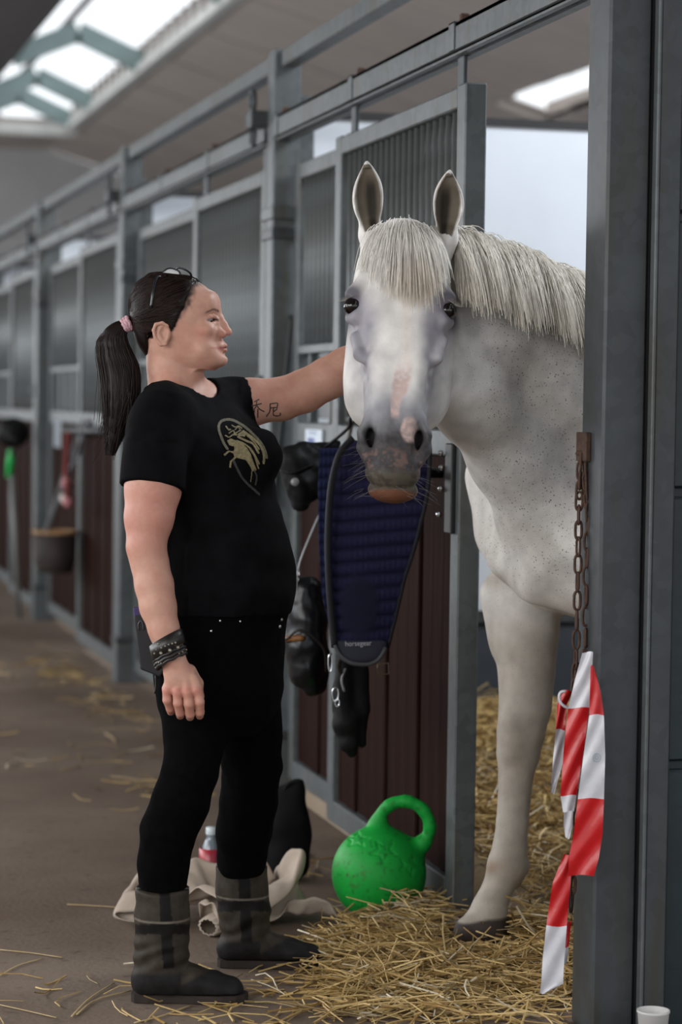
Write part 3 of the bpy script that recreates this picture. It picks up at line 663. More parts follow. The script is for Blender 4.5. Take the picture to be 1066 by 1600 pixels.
# head
stk([(333, .045, -.03, -.15, 0), (352, .075, -.005, -.17, 0), (385, .099, .012, -.19, 0), (425, .113, .02, -.20, 0.002), (470, .116, .022, -.20, 0.003), (505, .108, .022, -.19, .003), (545, .094, .022, -.17, .003), (585, .079, .020, -.15, .003), (622, .063, .017, -.125, .002), (655, .053, .014, -.11, .001), (690, .052, .012, -.10, 0), (720, .048, .004, -.09, 0), (745, .036, -.01, -.07, 0)], 2.5, 0.03)
stk([(425, .09, -.07, -.19, .003), (475, .118, -.055, -.235, .003), (530, .126, -.05, -.265, .003), (585, .126, -.055, -.265, .003), (615, .117, -.07, -.25, .003), (638, .092, -.09, -.23, .003), (655, .05, -.11, -.2, .003)], 2.4, 0.018)
HS.rc(HL(0.0, 600, -.17), .055, HL(0, 740, -.085), .034, 0.03)
for s_ in (-1, 1):
    HS.rc(HL(.040 * s_, 605, -.045), .034, HL(.040 * s_, 690, -.045), .030, 0.02)
HS.ell(HL(0, 706, -.035), (.076, .05, .055), HF, 0.022)
HS.ell(HL(0, 742, -.028), (.062, .043, .036), HF, 0.018)
HS.ell(HL(.002, 762, -.058), (.057, .042, .030), HF, 0.006)
for s_ in (-1, 1):
    HS.chain([(HL(.058 * s_, 660, -.012), .014), (HL(.070 * s_, 682, -.014), .013), (HL(.070 * s_, 705, -.016), .013), (HL(.058 * s_, 722, -.012), .014)], 0.012, 0.01)
    HS.chain([(HL(.050 * s_, 666, .006), .0095), (HL(.057 * s_, 686, .004), .0150), (HL(.049 * s_, 717, .014), .0115)], 0.006, 0.004, True)
    HS.chain([(HL(.052 * s_, 674, -.02), .011), (HL(.053 * s_, 706, -.02), .014)], 0.006, 0.004, True)
    # eye: brow, socket, cheek crest
    HS.chain([(HL(.080 * s_, 440, -.012), .020), (HL(.109 * s_, 461, -.030), .017), (HL(.107 * s_, 473, -.058), .018)], 0.014, 0.01)
    HS.rc(HL(.098 * s_, 498, -.022), .014, HL(.112 * s_, 494, -.05), .014, 0.018)
    HS.ell(HL(.121 * s_, 479, -.030), (.020, .024, .0165), HF, 0.006, True)
    HS.chain([(HL(.100 * s_, 530, -.030), .013), (HL(.088 * s_, 560, -.018), .012), (HL(.078 * s_, 573, -.012), .010)], 0.016, 0.01)
    HS.ell(HL(.083 * s_, 596, -.005), (.016, .02, .035), HF, 0.02, True)
    HS.rc(HL(.044 * s_, 575, .001), .018, HL(.030 * s_, 660, -.002), .018, 0.03)
    HS.rc(HL(.075 * s_, 410, .0), .02, HL(.088 * s_, 395, -.03), .02, 0.02, True)
EARS = {-1: ((580, 368, 5.64), (573, 251, 5.60)), 1: ((696, 374, 5.64), (703, 265, 5.60))}
for s_, (a, b) in EARS.items():
    A = P(*a); Bt = P(*b); ez = unit(Bt - A); ex = unit(CR - (CR @ ez) * ez); ey = np.cross(ez, ex) * -1
    if ey @ CF > 0: ey = -ey
    L = np.linalg.norm(Bt - A); q = np.array([0, .18, .36, .54, .70, .83, .92, 1.0])
    aw = np.array([.015, .024, .0335, .036, .031, .021, .012, .003]); cxo = np.array([0, -.002, -.003, -.002, 0, .001, .001, 0]) * -s_
    bw = np.array([.022, .027, .030, .028, .022, .014, .009, .003])
    HS.stack(A, np.array([ex, ey, ez]), q * L, cxo, 0 * q, aw, bw, 2.0, 0.008)
    HS.stack(A, np.array([ex, ey, ez]), np.array([.0, .34, .52, .68, .81, .90]) * L, cxo[1:-1], np.array([.020, .020, .019, .017, .014, .009]), aw[1:-1] * 0.88, bw[1:-1] * 0.98, 2.0, 0.004, True)
    HS.rc(A + ez * 0.0, 0.030, A - ez * 0.05 - hx * 0.02 * s_, 0.035, 0.02)
def horse():
    hb = [HL(-.2, 330, -.3), HL(.2, 330, -.3), HL(-.2, 800, .1), HL(.2, 800, .1), P(560, 235, 5.55), P(740, 235, 5.75)]
    lo = np.min(hb, 0); hi = np.max(hb, 0)
    hoofbox = (hoof_c - np.array([.14, .14, .1]), hoof_c + np.array([.16, .16, .35]))
    V, Q = multires(HS, 0.011, [(lo, hi, 0.0034), (hoofbox[0], hoofbox[1], 0.0055)])
    V[:, 2] = np.maximum(V[:, 2], 0.006)
    d = V - H0; lx = d @ hx; ly = d @ hy; lz = d @ hz; py = 340 + 664 * lz; px = 632 - 0.05 * (py - 340) + lx * 688
    pj = to_px(V)
    n1 = vnoise(V, 60, 1); n2 = vnoise(V, 16, 2); n3 = vnoise(V, 160, 3); n4 = vnoise(V, 7, 5)
    C = np.tile(np.array([0.76, 0.735, 0.71]), (len(V), 1))
    def mixc(col, f): nonlocal C; C = C * (1 - f[:, None]) + np.array(col) * f[:, None]
    mixc((0.50, 0.46, 0.41), sstep(n4, 0.45, 0.8) * 0.55)
    mixc((0.40, 0.38, 0.37), sstep(n2, 0.5, 0.85) * 0.45)
    head = ((lz > -0.06) & (lz < 0.70) & (np.abs(lx) < 0.17) & (ly > -0.30) & (ly < 0.12)).astype(float)
    fr = sstep(ly, -0.10, -0.02)
    j = 14 * (n2 - 0.5) + 9 * (n1 - 0.5)
    # grey sides of the face, darker round the eyes
    side = head * sstep(np.abs(lx), 0.036, 0.075) * sstep(py + j, 470, 520) * (1 - sstep(py + j, 610, 660)) * sstep(ly, -0.13, -0.03)
    mixc((0.17, 0.165, 0.205), side * (0.45 + 0.5 * n1))
    for s_ in (-1, 1):
        mixc((0.10, 0.095, 0.11), head * np.clip(1.5 * np.exp(-(((lx - s_ * 0.112) / 0.027) ** 2 + ((py + j * 0.4 - 475) / 28) ** 2)), 0, 1))
        mixc((0.30, 0.285, 0.33), head * np.clip(1.2 * np.exp(-(((lx - s_ * 0.085) / 0.035) ** 2 + ((py + j - 505) / 38) ** 2)), 0, 1) * 0.7)
    # nose and muzzle: grey skin, dark mottled lip, pink markings, brown lower lip
    mixc((0.27, 0.275, 0.31), head * sstep(py + j, 595, 660) * 0.85 * sstep(ly, -0.16, -0.08))
    mixc((0.030, 0.026, 0.027), head * sstep(py + 1.4 * j, 635, 695) * sstep(ly, -0.16, -0.06) * (0.86 + 0.14 * n3))
    lip = head * sstep(py + j, 700, 725) * sstep(ly, -0.12, -0.04)
    mixc((0.20, 0.125, 0.105), lip * sstep(n3 * 0.7 + n1 * 0.5 + 0.10 * (lx > 0), 0.64, 0.84) * 0.6)
    mixc((0.10, 0.085, 0.055), head * sstep(py + 0.5 * j, 738, 752) * (1 - sstep(py, 766, 770)) * 0.7 * sstep(ly, -0.1, -0.03))
    mixc((0.045, 0.036, 0.032), head * sstep(py, 735, 742) * (1 - sstep(py, 764, 768)) * sstep(n3 * .6 + n1 * .5, .5, .68) * 0.75 * sstep(ly, -0.1, -0.03))
    mixc((0.15, 0.062, 0.035), head * sstep(py, 766, 770) * sstep(ly, -0.16, -0.1))
    pk = np.clip((1 - np.abs(px + 0.6 * j - (626 - 0.16 * (py - 600))) / (18 - 10 * sstep(py, 600, 655))), 0, 1)
    pk = sstep(pk, 0.05, 0.5) * sstep(py, 560, 610) * (1 - sstep(py, 655, 668))
    pk = np.maximum(pk, sstep(1.3 - np.sqrt(((px + j * 0.5 - 638) / 15) ** 2 + ((py + j * 0.6 - 680) / 22) ** 2), 0.2, 0.6))
    mixc((0.55, 0.41, 0.38), head * fr * pk * (0.65 + 0.35 * sstep(n3, 0.3, 0.6)))
    mixc((0.72, 0.62, 0.58), head * fr * 0.6 * np.exp(-((px - 634) / 9) ** 2) * sstep(py, 470, 520) * (1 - sstep(py, 585, 600)))
    # nostril lining, inner ear
    for s_ in (-1, 1):
        mixc((0.015, 0.012, 0.012), head * np.clip(1.6 * np.exp(-(((lx - s_ * 0.055) / 0.012) ** 2 + ((py - 693) / 27) ** 2)) * sstep(-ly, -0.001, 0.008), 0, 1) * (ly > -0.05))
        A = P(*EARS[s_][0]); Bt = P(*EARS[s_][1]); ez = unit(Bt - A); L = np.linalg.norm(Bt - A); q = ((V - A) @ ez) / L; w_ = (V - A) @ CF - q * ((Bt - A) @ CF)
        ex = unit(CR - (CR @ ez) * ez); u = (V - A) @ ex
        inear = (q > -0.06) & (q < 0.95) & (np.abs(u) < 0.05) & (w_ > -0.025) & (w_ < 0.032)
        rad = np.interp(q, [0, .18, .36, .54, .7, .83, .92, 1], [.012, .024, .0335, .036, .031, .021, .012, .003])
        f = inear * sstep(1 - np.abs(u) / rad, 0.02, 0.28)
        mixc((0.105, 0.085, 0.06), f * 0.97); mixc((0.025, 0.02, 0.015), f * sstep(1 - np.abs(u - 0.006 * -s_) / rad, 0.45, 0.85) * (1 - sstep(q, 0.6, 0.85)))
    # legs: warm stain with the dim low light painted in, hoof horn
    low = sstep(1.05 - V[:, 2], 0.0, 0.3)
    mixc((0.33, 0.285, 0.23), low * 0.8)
    mixc((0.24, 0.15, 0.09), np.exp(-(((pj[:, 0] - 772 + 30 * (n2 - .5)) / 22) ** 2 + ((pj[:, 1] - 1356) / 12) ** 2)) * 0.7)
    mixc((0.30, 0.24, 0.17), np.exp(-(((pj[:, 0] - 770) / 30) ** 2 + ((pj[:, 1] - 905) / 14) ** 2)) * 0.6)
    hoofm = sstep(-(V[:, 2] - 0.095 - 0.02 * (n2 - .5)), -0.004, 0.006)
    mixc((0.055, 0.043, 0.038), hoofm)
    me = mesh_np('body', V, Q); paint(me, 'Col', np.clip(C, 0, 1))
    sp = sstep(pj[:, 0], 690, 780) * (1 - low) * 0.9 + 0.25 * head * (py > 450) * (py < 690); sp = np.where(V[:, 2] < 0.9, 0.4, sp)
    a = me.attributes.new('Speck', 'FLOAT', 'POINT'); a.data.foreach_set('value', np.clip(sp, 0, 1).astype(np.float32))
    t = thing('horse', 'white horse looking out of the open stall doorway', 'horse', tuple(B0))
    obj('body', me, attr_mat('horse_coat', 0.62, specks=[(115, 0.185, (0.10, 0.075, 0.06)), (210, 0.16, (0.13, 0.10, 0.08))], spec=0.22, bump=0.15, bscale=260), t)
    # eyes
    em = mat('horse_eye', (0.006, 0.004, 0.004), 0.06); lm = mat('pale_lash', (0.6, 0.57, 0.52), 0.6)
    for s_ in (-1, 1):
        c = HL(.1085 * s_, 479, -.034)
        bm = bmesh.new(); bmesh.ops.create_uvsphere(bm, u_segments=24, v_segments=16, radius=0.0215)
        for v in bm.verts: v.co = Vector(c) + v.co
        for f in bm.faces: f.smooth = True
        eo = obj('eye', bm, em, t)
        lp = []
        for i in range(9):
            b0 = HL((.108 + .018 * (i / 8)) * s_, 467 + 3 * (i / 8), -.014 - .022 * (i / 8)); o = (hx * s_ * (0.010 + 0.012 * i / 8) + hy * (0.022 - 0.012 * i / 8) + hz * 0.004)
            lp.append([b0, b0 + o * 0.6 + hz * 0.002, b0 + o - hz * 0.001])
        V2, Q2 = strands(np.array(lp), 0.0007, 0.3); obj('eyelashes', mesh_np('eyelashes', V2, Q2), lm, eo)
    # whiskers
    wp = []
    for i in range(70):
        a = RNG.uniform(-1, 1); py_ = RNG.uniform(690, 780); l = RNG.uniform(0.02, 0.06)
        b0 = HL(a * 0.07, py_, RNG.uniform(-.06, 0.0)); b0 = b0
        dirv = unit(hx * (np.sign(a) * (0.5 + abs(a))) + hz * RNG.uniform(-.2, 0.9) + hy * RNG.uniform(-.2, .6))
        wp.append([b0, b0 + dirv * l * 0.5 + hz * .002, b0 + dirv * l + hz * 0.008])
    V2, Q2 = strands(np.array(wp), 0.00026, 0.3); obj('whiskers', mesh_np('whiskers', V2, Q2), mat('grey_whisker', (0.25, 0.24, 0.23), 0.6), t)
    # hair: roots + a falling direction, kept just outside the surface
    def fall(roots, dirs, length, m, lift, wav):
        N_ = len(roots); pth = np.zeros((N_, m, 3)); p = roots.copy(); d = dirs.copy(); pth[:, 0] = p
        for i in range(1, m):
            u = i / (m - 1)
            d = d + np.array([0, 0, -1.0]) * 0.22 + wav * RNG.normal(0, 0.05, (N_, 3)); d /= np.linalg.norm(d, axis=1)[:, None]
            p = p + d * (length / (m - 1))[:, None]
            for _ in range(2):
                s = HS.at(p); g = HS.grad(p); off = lift * (0.4 + u * 0.6)
                p = p + g * np.clip(off - s, 0, 0.03)[:, None]
            pth[:, i] = p
        return pth
    def hair(name, pth, r, cols):
        V2, Q2 = strands(pth, r, 0.35); me2 = mesh_np(name, V2, Q2); paint(me2, 'Col', np.repeat(cols, pth.shape[1] * 3, axis=0) if cols.ndim == 2 else cols.reshape(-1, 3)); obj(name, me2, HAIRM, t)
    HAIRM = attr_mat('horse_hair', 0.5, var=0.08, vscale=60, spec=0.35)
    # mane
    N_ = 5600; u = RNG.uniform(0, 1, N_); crest = spline([P(678, 372, 5.72), P(722, 372, 5.79), P(800, 394, 5.91), P(880, 430, 6.02), P(960, 460, 6.12), P(1050, 490, 6.25)], 200)
    roots = crest[(u * 199).astype(int)] + RNG.normal(0, 0.009, (N_, 3)); lock = RNG.normal(0, 1, 60)[(u * 59.9).astype(int)]
    dirs = np.tile(-CF * 0.85 + CR * 0.18 + np.array([0, 0, 0.05]), (N_, 1)) + RNG.normal(0, 0.06, (N_, 3)) + lock[:, None] * CR[None] * 0.10; dirs /= np.linalg.norm(dirs, axis=1)[:, None]
    ln = (0.24 + 0.05 * RNG.uniform(-1, 1, N_) + 0.03 * lock) * np.interp(u, [0, .1, .35, .7, 1], [.7, .95, 1.1, 1.15, .9])
    pth = fall(roots, dirs, ln, 9, 0.012, 0.25)
    pth += (RNG.uniform(0, 0.010, N_)[:, None] * np.linspace(0, 1, 9)[None])[:, :, None] * -CF
    tone = RNG.uniform(0, 1, N_)[:, None, None]; gr = np.linspace(0, 1, 9)[None, :, None]
    cols = (np.array([.86, .82, .75]) * (1 - gr * .35) + np.array([.55, .45, .31]) * gr * .35) * (0.82 + 0.3 * tone)
    hair('mane', pth, 0.0013, np.repeat(cols.reshape(-1, 3), 3, axis=0).reshape(-1, 3)[None])
    # forelock
    N_ = 3000; u = RNG.uniform(-1, 1, N_); roots = np.array([HL(0.058 * a, 346 + 9 * abs(a), -0.012 - 0.02 * abs(a)) for a in u]) + RNG.normal(0, 0.006, (N_, 3))
    dirs = np.array([hy * 0.6 + hz * 0.5 + hx * (0.55 * a + (0.5 * (a < -.55) * RNG.uniform(0, 1))) * (1.0 if a > -.55 else 1.0) for a in u]) + RNG.normal(0, 0.10, (N_, 3)); dirs /= np.linalg.norm(dirs, axis=1)[:, None]
    ln = np.interp(u, [-1, -.6, -.2, .3, .7, 1], [.12, .15, .20, .23, .16, .10]) * RNG.uniform(0.5, 1.08, N_)
    pth = fall(roots, dirs, ln, 9, 0.007, 0.2)
    tone = RNG.uniform(0, 1, N_)[:, None, None]; gr = np.linspace(0, 1, 9)[None, :, None]; st = np.exp(-((u - 0.25) / .35) ** 2)[:, None, None]
    cols = np.array([.88, .85, .80]) * (1 - gr ** 2 * .6 * st) + np.array([.52, .37, .20]) * gr ** 2 * .6 * st; cols = cols * (0.85 + 0.25 * tone)
    hair('forelock', pth, 0.0010, np.repeat(cols.reshape(-1, 3), 3, axis=0)[None])
    # tail
    N_ = 500; r0 = BL(1.84, 0, 1.36) + RNG.normal(0, 0.02, (N_, 3)); s = np.linspace(0, 1, 9)[None, :, None]; dv = RNG.normal(0, 0.05, (N_, 3))[:, None]
    pth = r0[:, None] + (-bf * 0.14)[None, None] * np.sin(s * 2.2) + np.array([0, 0, -0.95])[None, None] * s ** 1.3 + dv * s
    hair('tail', pth, 0.002, np.tile(np.array([.62, .57, .5]), (N_ * 27, 1))[None])
    return t
HORSE = horse()
# ------------------------------------------------------------------ the woman
RH = np.array([math.cos(YAW), -math.sin(YAW), 0.0]); FH = np.array([math.sin(YAW), math.cos(YAW), 0.0]); UP = np.array([0, 0, 1.0])
def half(s, n, off, k=0.004):
    """cut away everything on the side the normal n points to"""
    n = unit(n); s._add(lambda x, y, z: off - (x * n[0] + y * n[1] + z * n[2]), (-9, -9, -9), (9, 9, 9), k, True)
PHI = math.radians(30); tf = RH * math.cos(PHI) - FH * math.sin(PHI); tl = -FH * math.cos(PHI) - RH * math.sin(PHI); TFR = np.array([tf, tl, UP])
WZ = 5.75; WO = P(330, 1000, WZ); WS_ = FPX / WZ
TORSO = [(596, 262, 322, .060), (612, 240, 346, .12), (635, 226, 366, .165), (665, 222, 392, .178), (700, 224, 412, .178), (740, 230, 419, .17), (775, 236, 427, .163), (810, 238, 437, .160), (850, 240, 447, .165), (890, 241, 455, .172), (925, 241, 458, .180), (955, 241, 450, .184), (1000, 243, 444, .186), (1050, 247, 441, .180), (1085, 255, 437, .165), (1120, 285, 424, .12), (1145, 310, 405, .07)]
def torso(s, y0, y1, d, k=0.01, n=2.2):
    r = np.array([q for q in TORSO if y0 <= q[0] <= y1], float)
    c = np.array([P((q[1] + q[2]) / 2, q[0], WZ) - WO for q in r]); hw = (r[:, 2] - r[:, 1]) / 2 / WS_; b = r[:, 3]
    a = np.sqrt(np.maximum(hw ** 2 - (b * math.sin(PHI)) ** 2, 0.03 ** 2)) / math.cos(PHI)
    o = np.argsort(c[:, 2]); s.stack(WO, TFR, c[o, 2], (c @ tf)[o], (c @ tl)[o], a[o] + d, b[o] + d, n, k)
def pc(s, pts, k, join=None, sub=False): s.chain([(P(x, y, z), r * z / FPX) for x, y, z, r in pts], k, join, sub)
NARM = [(250, 648, 5.60, 40), (241, 700, 5.57, 44), (239, 764, 5.55, 43.5), (233, 809, 5.54, 38), (228.5, 855, 5.53, 30), (234, 880, 5.53, 28.8), (241, 914, 5.52, 29.5), (247, 948, 5.51, 28), (256, 983, 5.50, 23.5), (266, 1018, 5.49, 22)]
FARM = [(345, 625, 5.88, 34), (392, 628, 5.90, 36.5), (440, 623.5, 5.915, 33), (476, 611, 5.92, 33), (515, 590, 5.915, 32.5), (540, 571, 5.91, 28), (572, 550, 5.90, 21)]
# --- head frame
HYW = math.radians(11); wf = RH * math.cos(HYW) - FH * math.sin(HYW); wl = -FH * math.cos(HYW) - RH * math.sin(HYW); WFR = np.array([wf, wl, UP])
WHO = P(275, 500, 5.74); WHS = FPX / 5.74
def WH(px, py, l=0.0): return WHO + wf * ((px - 275 + WHS * math.sin(HYW) * l) / WHS / math.cos(HYW)) + UP * ((500 - py) / WHS) + wl * l
HEAD = [(432, 292, 240, .040), (440, 309, 225, .056), (454, 327, 213, .068), (469, 337.5, 208, .074), (481, 342.5, 207, .0765), (493, 341, 208, .077), (505, 341, 211, .076), (518, 344, 216, .074), (530, 346.5, 223, .071), (540, 348, 231, .068), (550, 348.5, 241, .064), (560, 350, 258, .057), (569, 347, 280, .046), (576, 338, 300, .032)]
def head(s, d, k, rows=HEAD, n=2.25):
    r = np.array(rows, float)[::-1]; t = (500 - r[:, 0]) / WHS; cx = ((r[:, 1] + r[:, 2]) / 2 - 275) / WHS / math.cos(HYW); a = (r[:, 1] - r[:, 2]) / 2 / WHS / math.cos(HYW)
    s.stack(WHO, WFR, t, cx, 0 * t, a + d, r[:, 3] + d, n, k)
def body_sdf():
    s = SDF()
    torso(s, 596, 1050, -0.014)
    pc(s, NARM, 0.04, 0.012); pc(s, FARM, 0.04, 0.012)
    pc(s, [(228, 868, 5.56, 10), (232, 862, 5.58, 10)], 0.02)
    for side, zz in (((312, 1080, 5.68, 45), (300, 1190, 5.65, 34)), ((375, 1070, 5.86, 45), (388, 1190, 5.92, 34))):
        pc(s, [side, zz], 0.03)
    # neck
    s.chain([(WH(266, 545), .058), (WH(270, 580), .0545), (WH(275, 615), .062)], 0.025)
    s.rc(WH(300, 585), .022, WH(296, 618), .036, 0.03)
    s.rc(WH(275, 618, .02), .045, P(247, 660, 5.60), .04, 0.04); s.rc(WH(285, 618, -.02), .045, P(350, 628, 5.86), .036, 0.04)
    # head
    head(s, 0, 0.02)
    s.ell(WH(331, 470, 0), (.014, .040, .020), WFR, 0.02)                                  # forehead
    s.chain([(WH(338, 486), .0105), (WH(344.5, 497), .0084), (WH(350.5, 507), .0086), (WH(356, 516), .0090)], 0.012, 0.006)   # nose bridge and tip
    s.ell(WH(357, 518.5, 0), (.0094, .0094, .0082), WFR, 0.006)
    for l in (-1, 1):
        s.ell(WH(348.5, 521.5, .0125 * l), (.0105, .0072, .0082), WFR, 0.006)                  # nostril wing
        s.rc(WH(356, 527.5, .006 * l), .0030, WH(351, 527, .0065 * l), .003, 0.002, True)
        s.rc(WH(332, 485, .012 * l), .008, WH(317, 487, .044 * l), .0065, 0.012)       # brow
        s.ell(WH(337, 500, .033 * l), (.012, .0145, .009), WFR, 0.012, True)
        s.rc(WH(337, 499, .009 * l), .0085, WH(342, 517, .015 * l), .0095, 0.012)              # socket
        s.ell(WH(324, 515, .041 * l), (.019, .017, .015), WFR, 0.018)                      # cheekbone
        s.chain([(WH(340, 498.5, .018 * l), .0038), (WH(336.5, 495.3, .027 * l), .0046), (WH(330, 495.8, .037 * l), .0046), (WH(321, 501, .045 * l), .0038)], 0.005, 0.003)   # upper lid
        s.chain([(WH(339, 504, .020 * l), .0036), (WH(334.5, 506, .030 * l), .0044), (WH(322, 504.5, .043 * l), .0040)], 0.006, 0.003)    # lower lid
        s.rc(WH(320, 546, .043 * l), .019, WH(334, 560, .022 * l), .018, 0.02)             # jaw
    s.ell(WH(347, 562), (.015, .016, .013), WFR, 0.014)                                     # chin
    s.ell(WH(346, 541), (.013, .024, .013), WFR, 0.012)                                     # mouth mound
    s.chain([(WH(342, 543, .021), .0028), (WH(353, 539, .006), .0042), (WH(353, 539, -.006), .0042), (WH(342, 543, -.021), .0028)], 0.004, 0.003)
    s.chain([(WH(343, 545.5, .019), .0030), (WH(353, 547, 0), .0054), (WH(343, 545.5, -.019), .0030)], 0.004, 0.003)
    s.chain([(WH(339, 545.2, .024), .0016), (WH(354, 543, .006), .0014), (WH(358, 543, 0), .0014), (WH(354, 543, -.006), .0014), (WH(339, 545.2, -.024), .0016)], 0.002, 0.001, True)
    s.ell(WH(354.5, 552.5), (.006, .012, .004), WFR, 0.006, True)
    s.ell(WH(355, 532), (.003, .003, .007), WFR, 0.004, True)
    # ears
    for l in (-1, 1):
        e = (lambda px, py, o=0.0: WH(px, py, l * (.0775 + o)))
        s.ell(e(259, 523, .002), (.018, .010, .026), WFR, 0.006)
        s.ell(e(260, 522, .012), (.0125, .009, .019), WFR, 0.003, True)
        s.chain([(e(266, 511, .006), .0035), (e(258, 506.5, .010), .0040), (e(248, 509, .012), .0042), (e(244.5, 518, .012), .0042), (e(247, 530, .010), .0038), (e(256, 540, .007), .0046), (e(263, 539, .005), .005)], 0.003, 0.002)
        s.chain([(e(256, 513, .006), .003), (e(252, 522, .005), .003), (e(257, 531, .006), .0034)], 0.004, 0.002)
        s.ell(e(267, 526, .004), (.005, .005, .008), WFR, 0.004)
    # near hand: knuckled fingers hanging down
    s.ell(P(276, 1048, 5.487), (.031, .021, .036), np.array([RH, FH, UP]), 0.02)
    s.ell(P(284, 1066, 5.483), (.036, .016, .028), np.array([RH, FH, UP]), 0.012)
    for pts in ([(261, 1076, 5.488, 7.6), (261.5, 1094, 5.484, 7.2), (266, 1107, 5.50, 6.6), (267, 1112, 5.515, 6.2)], [(277, 1079, 5.478, 7.8), (278, 1099, 5.474, 7.4), (281.5, 1114, 5.49, 6.9), (282, 1118, 5.505, 6.5)],
                [(293, 1080, 5.474, 7.9), (295, 1101, 5.470, 7.5), (297, 1116, 5.486, 7.0), (297, 1120, 5.50, 6.6)], [(308, 1076, 5.478, 7.9), (312, 1097, 5.474, 7.5), (312.5, 1113, 5.488, 6.9), (312, 1118, 5.502, 6.5)]):
        pc(s, [(pts[0][0] * .75 + 283 * .25, pts[0][1] - 16, pts[0][2] + .004, 7.5)] + pts, 0.005, 0.003)
    pc(s, [(297, 1048, 5.50, 10), (308, 1068, 5.52, 9.5), (310, 1088, 5.54, 8.5), (305, 1102, 5.55, 7.5)], 0.012, 0.006)
    for x, y, z in ((262, 1080, 5.478), (277.5, 1083, 5.469), (293, 1083, 5.465), (306, 1079, 5.469)): s.ell(P(x, y, z), (.0070, .0060, .0075), None, 0.010)
    # far hand laid on the horse's neck
    s.ell(P(598, 534, 5.90), (.045, .016, .034), np.array([unit(CR * 0.88 + CU * 0.47), CF, unit(-CR * 0.47 + CU * 0.88)]), 0.02)
    for i, (dx, dy) in enumerate(((48, -10), (50, -22), (46, -32), (38, -40))):
        x0, y0 = 612 - 4 * i, 544 - 12 * i; pc(s, [(x0, y0, 5.895, 8), (x0 + dx * .5, y0 + dy * .5, 5.885, 7.4), (x0 + dx, y0 + dy, 5.865, 6.6)], 0.006, 0.005)
    pc(s, [(590, 520, 5.90, 9), (602, 500, 5.885, 8), (612, 486, 5.87, 7)], 0.01, 0.005)
    return s
def px_boxes(lst):
    out = []
    for x0, y0, x1, y1, z0, z1, h in lst:
        c = np.array([P(x, y, z) for x in (x0, x1) for y in (y0, y1) for z in (z0, z1)]); out.append((c.min(0), c.max(0), h))
    return out
W = thing('person', 'woman in black T-shirt, black trousers and riding boots stroking the horse', 'person', tuple(P(310, 1540, 5.82) * np.array([1, 1, 0])))
